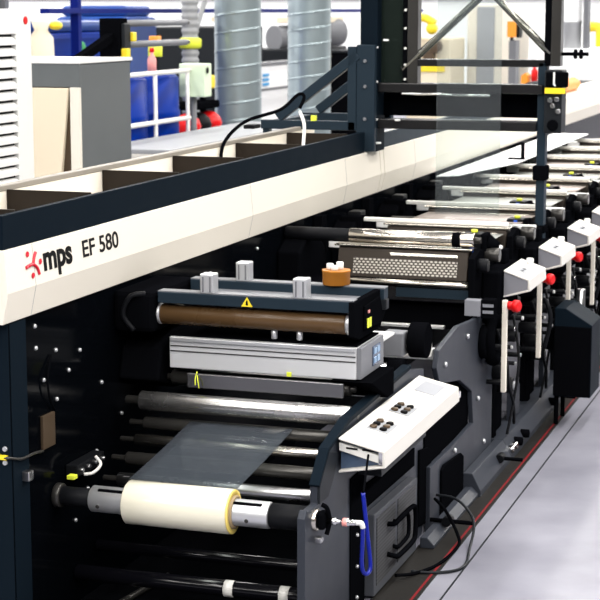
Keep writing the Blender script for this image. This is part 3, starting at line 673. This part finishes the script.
# black electrical boxes on the operator side
for k, (yb, nm) in enumerate(((9.05, 'nearer'), (10.75, 'farther'))):
    t = thing('electrical_box', (-1.5, yb, 0.12), '%s navy-black electrical box with sloped lid beside the print units' % nm, 'electrical box', 'electrical boxes')
    MB().prism('y', [(-1.60,0.17),(-1.40,0.17),(-1.40,0.56),(-1.54,0.645),(-1.60,0.645)], yb, yb+0.30).build('body', 'navy', t, 0.005)
    MB().box(-1.598, -1.402, yb-0.006, yb, 0.175, 0.55).build('door', 'black', t, 0.003)
    MB().box(-1.66, -1.60, yb+0.1, yb+0.2, 0.4, 0.5).build('mount', 'black', t)
    MB().cyl((-1.52, yb+0.35, 0.15), (-1.52, yb+0.35, 0.70), 0.025, 14).build('conduit', 'steel', t)
    MB().cyl((-1.59, yb+0.26, 0.0), (-1.59, yb+0.26, 0.18), 0.012, 10).build('stand', 'black', t)
    MB().cyl((-1.59, yb+0.06, 0.0), (-1.59, yb+0.06, 0.18), 0.012, 10).build('stand', 'black', t)
    MB().tube([(-1.66,yb-0.05,0.70),(-1.62,yb-0.12,0.69),(-1.60,yb-0.12,0.60),(-1.63,yb-0.12,0.45)], 0.012).build('hose', 'rubber', t)

# black floor bumper rods and cable loop
for i, (y, z, lab) in enumerate(((6.98, 0.06, 'black rod with knob sticking out near the vent cover'), (8.05, 0.07, 'black rod with knob sticking out at the grey side plate'), (9.55, 0.06, 'black rod with knob sticking out beneath the electrical box'))):
    t = thing('bumper_rod', (-1.62, y, z), lab, 'rod', 'bumper rods')
    MB().cyl((-1.745, y, z), (-1.56, y, z+0.0), 0.009, 12).build('rod', 'black', t)
    MB().cyl((-1.67, y-0.02, z), (-1.67, y+0.04, z), 0.022, 14).build('knob', 'rubber', t)
tag(MB().tube([(-1.735,7.02,0.14),(-1.66,6.90,0.13),(-1.60,6.86,0.05),(-1.58,6.80,0.012),(-1.60,6.55,0.010),(-1.66,6.40,0.012),(-1.71,6.30,0.03)], 0.007).build('floor_cable', 'black'), 'black cable looping from the frame down to the floor', 'cable')
tag(MB().tube([(-1.735,7.05,0.15),(-1.63,7.0,0.15),(-1.55,6.95,0.08),(-1.53,6.8,0.010),(-1.50,6.55,0.008),(-1.58,6.45,0.008),(-1.68,6.42,0.012)], 0.006).build('floor_cable', 'dark_grey'), 'dark cable lying in a wider loop on the floor', 'cable')

# ------------------------------------------------------------------ gantry over the press
t = thing('web_gantry', (-2.25, 9.5, 0.6), 'dark steel gantry frame with diagonal braces standing across the press', 'gantry')
G0, G1 = 9.46, 9.54
MB().box(-2.79, -2.69, G0-0.04, G1+0.04, 1.416, 3.0).build('left_post', 'navy', t, 0.004)
MB().box(-2.69, -2.555, 9.50, 9.506, 1.80, 3.0).build('smoked_panel', 'smoked_panel', t)
MB().box(-2.69, -2.555, 9.53, 9.545, 1.80, 3.0).build('back_plate', 'dark_grey', t)
MB().box(-2.555, -2.53, G0, G1, 1.76, 3.0).build('inner_strip', 'black', t)
MB().box(-2.53, -2.47, G0, G1, 1.76, 3.0).build('inner_post', 'dark_steel', t, 0.004)
for z in (1.82, 1.90, 1.99, 2.10, 2.20):
    MB().lathe((-2.54, G0, z), (-2.54, G0-0.012, z), [(0,0.008),(0.012,0.006)], 12).build('bolt', 'off_white', t)
for x, z in ((-2.70,1.99),(-2.64,2.03),(-2.70,1.80),(-2.70,1.59),(-2.68,1.46),(-2.57,1.59)):
    MB().box(x-0.014, x+0.014, G0-0.055, G0-0.03, z, z+0.011).build('clip', 'white', t, 0.003)
MB().box(-1.762, -1.728, G0, G1, 1.90, 3.0).build('right_strip', 'black', t)
MB().box(-1.728, -1.675, G0, G1, 1.90, 3.0).build('right_post', 'dark_steel', t, 0.004)
MB().box(-1.795, -1.748, G0, G1, 0.62, 1.92).build('right_post', 'navy_mid', t, 0.004)
MB().box(-2.47, -1.762, G0, G1, 1.893, 1.932).build('cross_bar', 'gantry_black', t, 0.004)
MB().box(-2.69, -1.762, G0-0.03, G1, 1.748, 1.80).build('cross_bar', 'gantry_black', t, 0.006)
MB().cyl((-2.55, G0-0.035, 1.742), (-2.05, G0-0.035, 1.738), 0.009, 12).build('rod', 'chrome', t)
MB().box(-2.69, -1.795, 9.56, 9.575, 1.612, 1.742).build('dark_panel', 'wall_black', t)
MB().box(-2.69, -1.795, G0-0.03, G1, 1.545, 1.60).build('cross_bar', 'gantry_black', t, 0.006)
MB().cyl((-2.56, 9.48, 1.87), (-1.96, 9.48, 2.42), 0.021, 20).build('diagonal_brace', 'brace_steel', t)
MB().cyl((-2.10, 9.48, 2.33), (-1.73, 9.48, 1.965), 0.021, 20).build('diagonal_brace', 'brace_steel', t)
k = MB().box(-1.75, -1.655, 9.42, 9.56, 1.54, 1.88).build('clamp_housing', 'dark_grey', t, 0.006)
MB().box(-1.74, -1.62, 9.40, 9.42, 1.79, 1.87).build('clamp_cover', 'black', k, 0.006)
MB().box(-1.745, -1.635, 9.40, 9.42, 1.755, 1.785).build('clamp_band', 'yellow', k)
for x, z in ((-1.715,1.72),(-1.68,1.725),(-1.70,1.69),(-1.67,1.66)):
    MB().cyl((x, 9.42, z), (x, 9.395, z), 0.014, 12).build('clamp_screw', 'chrome', k)
MB().cyl((-1.70, 9.42, 1.585), (-1.70, 9.40, 1.585), 0.03, 16).build('clamp_dial', 'black', k)
MB().cyl((-1.69, 9.40, 1.80), (-1.69, 9.395, 1.80), 0.006, 8).build('clamp_pin', 'white', k)
MB().box(-1.70, -1.69, 9.395, 9.40, 1.80, 1.87).build('clamp_rule', 'white', k)
MB().cyl((-1.73, 9.50, 1.965), (-1.53, 9.50, 1.965), 0.010, 12).build('arm', 'black', t)
for x in (-1.60, -1.57): MB().cyl((x-0.008, 9.50, 1.965), (x+0.008, 9.50, 1.965), 0.026, 14).build('arm_knob', 'black', t)
MB().box(-1.81, -1.735, G0-0.02, G1, 1.28, 1.36).build('post_joint', 'black', t, 0.006)
MB().box(-1.81, -1.735, G0-0.02, G1, 0.99, 1.03).build('post_joint', 'black', t, 0.006)
# clear web hanging in the gantry
rows = [[(-2.345 + 0.36*j/4, 9.44, 2.8 - 1.72*q/6) for j in range(5)] for q in range(7)]
g = MB()
for q in range(1): g.box(-2.345, -1.985, 9.405, 9.4065, 1.08, 2.9)
tag(g.build('hanging_film', 'hanging_web'), 'clear film hanging straight down inside the gantry', 'film')

# triangular bracket behind the gantry
t = thing('platform_bracket', (-3.0, 9.6, 1.531), 'navy triangular steel bracket on the left of the gantry post', 'bracket')
for y in (9.36, 10.10):
    MB().box(-3.36, -2.80, y, y+0.05, 1.535, 1.585).build('base_beam', 'navy_mid', t, 0.004)
    MB().bar((-3.26, y+0.025, 1.60), (-2.79, y+0.025, 1.955), 0.05, 0.055).build('diagonal', 'navy_mid', t, 0.004)
    MB().box(-2.845, -2.795, y, y+0.05, 1.535, 2.0).build('upright', 'navy_mid', t, 0.004)
MB().box(-2.795, -2.69, 9.365, 9.41, 1.42, 2.01).build('face_plate', 'navy_mid', t, 0.004)
MB().box(-3.36, -3.30, 9.41, 10.10, 1.537, 1.575).build('end_beam', 'navy_mid', t, 0.004)
for z in (1.60, 1.78, 1.92):
    MB().lathe((-2.745, 9.365, z), (-2.745, 9.355, z), [(0,0.011),(0.01,0.008)], 12).build('bolt', 'mid_grey', t)
for x in (-3.33, -2.85):
    MB().box(x-0.02, x+0.02, 9.37, 9.41, 1.535-0.09*(x<-3.2), 1.535).build('foot', 'navy_mid', t)
MB().box(-3.06, -3.03, 9.36, 9.38, 1.585, 1.615).build('tag', 'lime', t)
t = thing('tray_cable', (-3.1, 8.4, 1.43), 'black cable arching out of the tray beside the bracket', 'cable')
MB().tube([(-3.10,8.05,1.43),(-3.10,8.10,1.55),(-3.08,8.35,1.64),(-3.03,8.75,1.68),(-3.0,8.95,1.75),(-2.97,8.97,1.74),(-2.98,8.93,1.68)], 0.009).build('cable', 'black', t)
MB().tube([(-2.98,8.93,1.66),(-2.93,8.85,1.60),(-2.90,8.75,1.52),(-2.89,8.70,1.43)], 0.009).build('cable', 'off_white', t)
MB().box(-3.11, -3.05, 8.40, 8.50, 1.60, 1.62).build('cable_tie', 'rubber', t, 0.004)

# ------------------------------------------------------------------ background, left: cabinets
t = thing('louvred_cabinet', (-4.35, 7.0, 0), 'white louvred cabinet at the left edge behind the press', 'cabinet')
MB().box(-4.7, -4.03, 6.4, 7.81, 0.0, 2.205).build('cabinet_body', 'white', t, 0.004)
MB().box(-4.03, -4.0, 7.65, 7.81, 0.0, 2.205).build('door_stile', 'white', t, 0.004)
MB().box(-4.03, -4.0, 6.4, 7.66, 2.085, 2.205).build('door_rail', 'white', t, 0.004)
MB().box(-4.029, -4.024, 6.4, 7.66, 0.05, 2.085).build('louvre_back', 'dark_grey', t)
g = MB()
z = 2.07
while z > 0.1:
    g.prism('y', [(-4.024, z), (-4.020, z+0.003), (-3.998, z-0.014), (-3.998, z-0.036), (-4.003, z-0.036), (-4.003, z-0.018)], 6.4, 7.645); z -= 0.0525
g.build('louvre', 'white', t)
MB().cyl((-4.0, 7.75, 2.15), (-3.996, 7.75, 2.15), 0.02, 12).build('sticker', 'red', t)

t = thing('grey_cabinet', (-4.8, 9.5, 0), 'grey cabinet with open cream front panel left of the blue drums', 'cabinet')
MB().box(-5.2, -4.4, 9.20, 9.90, 0.0, 1.895).build('cabinet_body', 'cab_grey', t, 0.006)
MB().box(-5.205, -4.395, 9.17, 9.20, 1.76, 1.90).build('top_rail', 'cab_grey', t, 0.004)
MB().box(-5.21, -4.39, 9.165, 9.91, 1.895, 1.915).build('top_cover', 'white', t, 0.003)
MB().box(-4.46, -4.40, 9.17, 9.20, 0.0, 1.76).build('front_stile', 'cream', t, 0.003)
MB().prism('y', [(-5.2,0.3),(-4.62,0.3),(-4.465,1.755),(-5.2,1.755)], 9.16, 9.19).build('door_panel', 'beige', t, 0.004)
MB().box(-5.2, -4.46, 9.19, 9.2, 0.0, 1.76).build('recess_panel', 'plate_brown', t)
MB().prism('y', [(-4.63,0.5),(-4.58,0.5),(-4.515,1.36),(-4.53,1.36)], 9.165, 9.185).build('edge_trim', 'orange', t)

# machine stand with two white rolls
t = thing('roll_stand', (-5.5, 11.9, 0), 'black roll stand with yellow knobs behind the grey cabinet', 'roll stand')
MB().box(-5.64, -5.47, 12.12, 12.27, 0.0, 2.14).build('column', 'black', t, 0.01)
MB().box(-5.47, -5.44, 12.14, 12.26, 1.80, 2.10).build('face_plate', 'dark_grey', t, 0.01)
MB().bar((-5.55, 11.55, 1.84), (-5.55, 12.13, 2.0), 0.06, 0.06).build('arm', 'black', t)
for y, z in ((12.29,2.0),(12.17,1.88)):
    MB().box(-5.47, -5.42, y-0.035, y+0.035, z-0.035, z+0.035).build('clamp_knob', 'yellow', t, 0.008)
for z, nm in ((2.10, 'upper'), (1.94, 'lower')):
    t = thing('material_roll', (-5.5, 12.8, z-0.03), '%s of two light grey rolls on the black stand' % nm, 'roll', 'rolls on the stand')
    MB().cyl((-5.50, 12.27, z), (-5.50, 13.50, z), 0.026).build('sleeve', 'mid_grey', t)
    MB().cyl((-5.50, 13.50, z), (-5.50, 13.56, z), 0.018).build('end', 'dark_steel', t)

# drums behind a rail
for i, y in enumerate((13.62, 14.34)):
    t = thing('drum', (-6.35, y, 0.5), '%s blue plastic drum behind the white rail' % ('left' if i == 0 else 'right'), 'drum', 'blue drums')
    MB().lathe((-6.35, y+0.25, 0.5), (-6.35, y+0.25, 1.63), [(0,0.29),(0.02,0.31),(0.36,0.31),(0.38,0.32),(0.42,0.32),(0.44,0.31),(0.74,0.31),(0.76,0.32),(0.80,0.32),(0.82,0.31),(1.10,0.31),(1.13,0.28)], 32).build('shell', 'drum_blue', t)
    MB().cyl((-6.25, y+0.15, 1.63), (-6.25, y+0.15, 1.66), 0.05, 14).build('bung', 'rubber', t)
t = thing('guard_rail', (-6.0, 14.1, 0.0), 'white tubular guard rail in front of the blue drums', 'rail')
for z in (1.66, 1.235): MB().cyl((-6.0, 12.9, z), (-6.0, 14.80, z), 0.021).build('rail', 'off_white', t)
for y in (12.95, 14.02, 14.76): MB().cyl((-6.0, y, 0.0), (-6.0, y, 1.66), 0.018).build('post', 'off_white', t)
tag(MB().box(-6.9, -6.04, 12.6, 14.75, 0.0, 0.50).build('drum_plinth', 'hall_white', None, 0.01), 'white plinth the blue drums stand on', 'plinth')
t = thing('low_cabinet', (-5.6, 14.2, 0.0), 'long low white cabinet below the guard rail', 'cabinet')
MB().box(-5.93, -5.3, 12.6, 16.2, 0.0, 1.085).build('cabinet_body', 'console_white', t, 0.01)
MB().box(-5.95, -5.28, 12.6, 16.2, 1.085, 1.12).build('worktop', 'panel_patch', t, 0.004)
MB().box(-5.30, -5.285, 14.45, 14.50, 0.0, 1.085).build('gap', 'mid_grey', t)
MB().box(-5.30, -5.27, 14.22, 14.36, 0.98, 1.0).build('handle', 'black', t)
t = thing('control_box', (-5.9, 15.0, 0.0), 'pale green control box on a post beside the drums', 'control box')
MB().box(-6.1, -5.85, 14.8, 14.98, 1.42, 1.72).build('box', 'green_pale', t, 0.01)
MB().cyl((-5.845, 14.86, 1.66), (-5.84, 14.86, 1.66), 0.03, 12).build('button', 'ink', t)
MB().cyl((-6.0, 14.9, 0.0), (-6.0, 14.9, 1.42), 0.03).build('post', 'mid_grey', t)

# intermediate bulk tanks and rack
for i, (ya, yb, zt, mt) in enumerate(((16.0, 17.8, 2.09, 'drum_blue'), (17.95, 18.8, 2.25, 'tank_blue'))):
    t = thing('storage_tank', (-8.4, (ya+yb)/2, 0.0), ('wide bright blue tank behind the roll stand', 'taller dull blue tank right of the roll stand')[i], 'tank')
    MB().box(-8.9, -8.0, ya, yb, 0.12, zt-0.12).build('tank_body', mt, t, 0.06)
    MB().box(-8.85, -8.05, ya+0.06, yb-0.06, zt-0.12, zt).build('tank_top', 'tank_blue', t, 0.05)
    MB().box(-8.9, -8.0, ya, yb, 0.0, 0.12).build('pallet', 'mid_grey', t)
    if i == 0:
        MB().sphere((-7.99, 16.75, 1.79), 0.09, (0.2, 1, 1)).build('emblem', 'green', t)
        MB().box(-8.0, -7.99, 16.92, 17.15, 1.75, 1.81).build('lettering', 'screen_lit', t)
t = thing('pallet_rack', (-8, 18, 0), 'blue steel pallet rack above the tanks', 'rack')
for y in (16.23, 21.0, 29.5): MB().box(-7.85, -7.76, y-0.04, y+0.04, 0.0, 3.5).build('upright', 'rack_blue', t, 0.005)
MB().box(-7.84, -7.74, 15.5, 30.0, 2.165, 2.215).build('beam', 'rack_blue', t, 0.004)
t = thing('carton_shelf', (-8.6, 15, 0), 'grey shelf with brown cartons high behind the louvred cabinet', 'shelf')
for y in (12.6, 15.7): MB().box(-8.9, -8.3, y-0.04, y+0.04, 0.0, 3.2).build('upright', 'mid_grey', t)
MB().box(-8.9, -8.3, 12.6, 15.7, 2.14, 2.20).build('board', 'dark_grey', t)
for y in (12.75, 13.8, 14.75): MB().box(-8.8, -8.35, y, y+0.85, 2.20, 2.62).build('carton', 'cardboard', t, 0.01)
t = thing('packed_bag', (-7.3, 14.4, 0.0), 'beige filled bag with yellow tie beside the louvred cabinet', 'bag')
MB().lathe((-7.3, 14.45, 0.0), (-7.3, 14.45, 2.05), [(0,0.10),(0.05,0.13),(0.9,0.13),(1.55,0.125),(1.95,0.11),(2.02,0.06),(2.1,0.09)], 20).build('bag', 'beige', t)
MB().sphere((-7.2, 14.55, 2.06), 0.06, (1, 1.4, 0.7)).build('tie', 'yellow', t)
MB().lathe((-7.3, 14.45, 1.68), (-7.3, 14.45, 1.8), [(0,0.133),(0.1,0.132)], 20).build('dark_band', 'dark_grey', t)
# small bottles and clutter by the drums
t = thing('bottle', (-6.2, 14.42, 1.63), 'pink bottle standing on the right blue drum', 'bottle')
MB().lathe((-6.2, 14.42, 1.63), (-6.2, 14.42, 1.90), [(0,0.04),(0.14,0.04),(0.18,0.016),(0.2,0.016)], 14).build('body', 'pink', t)
MB().cyl((-6.2, 14.42, 1.83), (-6.2, 14.42, 1.87), 0.022, 10).build('cap', 'red', t)
t = thing('signal_lamp', (-6.9, 16.2, 0), 'green and orange signal lamp on a post right of the drums', 'lamp')
MB().cyl((-6.8, 15.9, 0.0), (-6.8, 15.9, 1.75), 0.025).build('post', 'black', t)
MB().cyl((-6.8, 15.9, 1.75), (-6.8, 15.9, 1.87), 0.07, 14).build('green_lens', 'lime', t)
MB().cyl((-6.8, 15.9, 1.87), (-6.8, 15.9, 1.95), 0.06, 14).build('orange_lens', 'orange', t)
t = thing('suction_hose', (-7.3, 17.3, 0), 'grey ribbed suction hose hanging from above left of the ducts', 'hose')
prof = []
for i in range(150): prof.append((i*0.02, 0.085 + (0.012 if i % 4 < 2 else 0)))
MB().lathe((-7.3, 18.05, 0.6), (-7.3, 18.05, 3.6), prof, 18).build('hose', 'hose_grey', t)
MB().tube([(-7.25,18.05,1.95),(-7.25,18.2,2.1),(-7.25,18.4,2.35),(-7.25,18.5,2.6)], 0.03).build('branch', 'hose_grey', t)
MB().lathe((-7.3, 18.05, 1.78), (-7.3, 18.05, 1.92), [(0,0.10),(0.02,0.125),(0.10,0.125),(0.12,0.10)], 18).build('strap', 'lime', t)
t = thing('parts_cart', (-6.9, 17.4, 0), 'dark cart with red and yellow parts between drums and duct', 'cart')
MB().box(-7.1, -6.6, 16.6, 17.5, 0.2, 0.9).build('tray', 'dark_grey', t, 0.02)
for y, c, z in ((16.7,'red',0.9),(17.0,'rubber',0.9),(17.3,'red',0.9)):
    MB().sphere((-6.8, y, z+0.12), 0.15, (1,1,0.9)).build('part', c, t)
MB().box(-7.0, -6.7, 16.7, 17.4, 1.18, 1.26).build('shelf', 'black', t, 0.02)
MB().box(-7.0, -6.75, 17.1, 17.4, 1.38, 1.52).build('bin', 'yellow', t, 0.02)
for y in (16.65, 17.45): MB().box(-6.95, -6.9, y, y+0.05, 0, 1.42).build('post', 'black', t)

# ------------------------------------------------------------------ spiral ducts
def duct(name, x, y, r, label, z0=0.0, z1=4.2, grp='spiral ducts'):
    t = thing(name, (x, y, z0), label, 'duct', grp)
    g = MB(); n = 64; pitch = 0.20; dz = 0.008; N = int((z1-z0)/dz); prev = None
    for i in range(N+1):
        z = z0+i*dz; ring = []
        for k in range(n):
            a = 2*PI*k/n; ph = ((z/pitch) - k/n) % 1.0
            rr = r + (0.005 if ph < 0.08 else 0.0)
            ring.append(g.bm.verts.new((x+rr*math.cos(a), y+rr*math.sin(a), z)))
        if prev:
            for k in range(n):
                f = g.bm.faces.new((prev[k], prev[(k+1)%n], ring[(k+1)%n], ring[k])); f.smooth = True
        prev = ring
    g.build('pipe', 'duct', t)
    MB().lathe((x, y, z0), (x, y, z0+0.06), [(0, r+0.03), (0.06, r+0.03)], 40).build('collar', 'steel', t)
    return t
duct('spiral_duct', -7.0, 18.75, 0.265, 'wide galvanised spiral duct, nearer of two behind the press')
duct('spiral_duct', -7.0, 21.35, 0.275, 'galvanised spiral duct partly behind the navy bracket')

# ------------------------------------------------------------------ background machines seen between ducts and gantry
t = thing('sign_panel', (-9, 25.6, 0), 'white panel with small blue lettering between the two ducts', 'panel')
MB().box(-9.3, -9.0, 24.2, 30.6, 0.0, 1.36).build('panel_body', 'hall_white', t, 0.01)
MB().box(-9.0, -8.99, 24.2, 30.6, 0.98, 1.02).build('joint', 'mid_grey', t)
MB().box(-9.32, -8.98, 24.2, 30.6, 1.36, 1.40).build('top_edge', 'mid_grey', t)
for z in (1.20, 1.13, 1.06): MB().box(-8.99, -8.98, 25.15, 25.42, z, z+0.04).build('lettering', 'sign_blue', t)
t = thing('converting_machine', (-9.9, 26, 1.4), 'dark converting machine with rollers standing behind the white panel', 'machine')
MB().box(-10.6, -9.5, 24.6, 26.6, 0.0, 1.95).build('machine_body', 'dark_grey', t, 0.03)
MB().box(-9.5, -9.42, 25.2, 25.9, 1.5, 1.75).build('module', 'mid_grey', t, 0.02)
MB().cyl((-9.44, 26.1, 1.85), (-9.40, 26.1, 1.85), 0.14).build('wheel', 'off_white', t)
MB().box(-10.0, -9.5, 25.6, 26.5, 2.02, 2.10).build('shelf', 'beige', t, 0.01)
MB().cyl((-9.9, 26.0, 1.95), (-9.9, 26.0, 2.04), 0.1).build('shelf_post', 'black', t)
t = thing('roll_machine', (-10, 29, 0), 'machine with pale rolls right of the second duct', 'machine')
MB().box(-10.4, -9.5, 28.0, 31.2, 0.0, 1.55).build('machine_body', 'dark_grey', t, 0.03)
for y, z, r in ((28.9,1.72,0.22),(30.4,1.80,0.24)):
    MB().cyl((-9.95, y-0.5, z), (-9.5, y+0.3, z), r).build('paper_roll', 'mid_grey', t)
MB().box(-9.9, -9.5, 28.4, 31.0, 1.98, 2.08).build('cross_beam', 'beige', t, 0.01)
MB().box(-9.48, -9.33, 29.35, 29.6, 0.0, 2.8).build('column', 'mid_grey', t, 0.01)
t = thing('black_cabinet', (-8.6, 29, 0), 'black cabinet behind the diagonal of the navy bracket', 'cabinet')
MB().box(-8.85, -8.3, 27.9, 29.3, 0.0, 1.50).build('cabinet_body', 'black', t, 0.02)
MB().box(-8.87, -8.28, 27.88, 29.32, 1.50, 1.54).build('top', 'dark_grey', t, 0.01)

# seen through the gantry
def bgbox(name, x0, x1, y0, y1, z0, z1, mt, label, cat, bev=0.03):
    t = thing(name, ((x0+x1)/2, (y0+y1)/2, 0), label, cat); MB().box(x0, x1, y0, y1, z0, z1).build('body', mt, t, bev); return t
t = bgbox('packing_machine', -7.5, -6.75, 28.0, 29.0, 0.0, 1.75, 'beige', 'beige packing machine with yellow arm seen left in the gantry opening', 'machine')
MB().tube([(-7.35,27.9,1.75),(-7.33,27.9,2.0),(-7.2,27.9,2.08),(-7.0,27.9,1.98)], 0.07).build('arm', 'yellow', t)
MB().sphere((-7.05, 27.9, 1.90), 0.10).build('motor', 'yellow', t)
for x, z, q in ((-7.0, 1.62, 0.11), (-7.1, 1.46, 0.09)): MB().cyl((x, 28.0, z), (x, 27.85, z), q).build('wheel', 'plate_brown', t)
MB().box(-7.4, -6.85, 27.97, 28.0, 1.2, 1.4).build('panel', 'yellow', t, 0.01)
t = bgbox('white_machine', -6.72, -5.95, 29.0, 30.5, 0.0, 2.30, 'cream', 'tall cream machine enclosure in the middle of the gantry opening', 'machine')
MB().box(-6.55, -6.25, 28.98, 29.0, 0.1, 2.25).build('door', 'display_grey', t, 0.01)
t = bgbox('instrument_column', -5.80, -5.68, 28.0, 28.3, 0.0, 1.72, 'mid_grey', 'grey instrument column with orange sign near the right brace', 'column', 0.01)
MB().box(-5.82, -5.67, 27.95, 28.0, 1.77, 2.02).build('sign', 'orange', t)
MB().box(-5.67, -5.62, 27.95, 28.2, 1.76, 2.03).build('sign_edge', 'ink', t)
MB().box(-5.78, -5.74, 28.0, 28.1, 1.72, 1.78).build('sign_post', 'ink', t)
t = bgbox('white_enclosure', -5.62, -4.6, 29.0, 30.5, 0.0, 2.20, 'hall_white', 'white enclosure right of the orange sign', 'machine')
t = bgbox('work_table', -5.5, -4.0, 25.0, 26.0, 0.95, 1.05, 'mid_grey', 'grey work table low in the gantry opening', 'table', 0.01)
for x in (-5.4, -4.1): MB().box(x-0.04, x+0.04, 25.4, 25.5, 0.0, 0.95).build('leg', 'black', t)
t = thing('red_canister', (-4.87, 25.4, 1.05), 'red canister on the work table', 'canister')
MB().lathe((-4.87, 25.4, 1.05), (-4.87, 25.4, 1.40), [(0,0.05),(0.27,0.05),(0.31,0.025),(0.35,0.025)], 16).build('body', 'red', t)
t = thing('orange_parts_bin', (-4.98, 25.3, 1.05), 'orange parts bin beside the red canister', 'bin')
MB().prism('y', [(-5.03,1.05),(-4.94,1.05),(-4.93,1.26),(-4.97,1.30),(-5.03,1.26)], 25.2, 25.45).build('bin', 'orange', t, 0.005)
t = thing('white_carton', (-4.71, 25.4, 1.05), 'white carton at the right of the work table', 'carton')
MB().box(-4.77, -4.66, 25.2, 25.5, 1.05, 1.38).build('carton', 'beige', t, 0.005)

# right of the gantry
t = thing('hanging_duct', (-4.0, 23.2, 0), 'pale grey vertical duct ending above a white cabinet, right of the gantry', 'duct')
MB().lathe((-4.0, 23.2, 1.70), (-4.0, 23.2, 4.2), [(0,0.16),(0.33,0.16),(0.335,0.168),(0.36,0.168),(0.365,0.16),(2.5,0.16)], 32).build('pipe', 'alu_side', t)
MB().box(-3.80, -3.74, 23.1, 23.3, 1.70, 4.2).build('side_channel', 'mid_grey', t)
t = bgbox('white_hood', -4.35, -3.62, 23.0, 24.2, 0.0, 1.70, 'hall_white', 'white cabinet beneath the pale grey duct', 'cabinet', 0.02)
t = thing('yellow_guard', (-3.7, 24.6, 0), 'yellow bent guard post at the right edge', 'guard post')
MB().tube([(-3.95,24.6,1.97),(-3.86,24.6,1.97),(-3.82,24.6,1.95),(-3.80,24.6,1.90),(-3.80,24.6,1.2),(-3.80,24.6,0.0)], 0.07, 12, 4).build('post', 'yellow', t)
t = bgbox('dark_machine', -3.62, -2.9, 24.5, 26.0, 0.0, 1.95, 'dark_grey', 'dark grey machine at the far right edge', 'machine')
t = bgbox('dark_bench', -4.2, -2.6, 21.3, 22.3, 0.0, 1.32, 'dark_grey', 'dark bench behind the far end of the cream beam', 'bench', 0.02)
tag(MB().lathe((-2.93, 15.0, 1.48), (-2.93, 17.5, 1.48), [(0,0.03),(0.2,0.06),(2.3,0.065),(2.5,0.04)], 16).build('orange_cable_bundle', 'orange'), 'orange bundle lying on the far end of the cream beam', 'bundle')
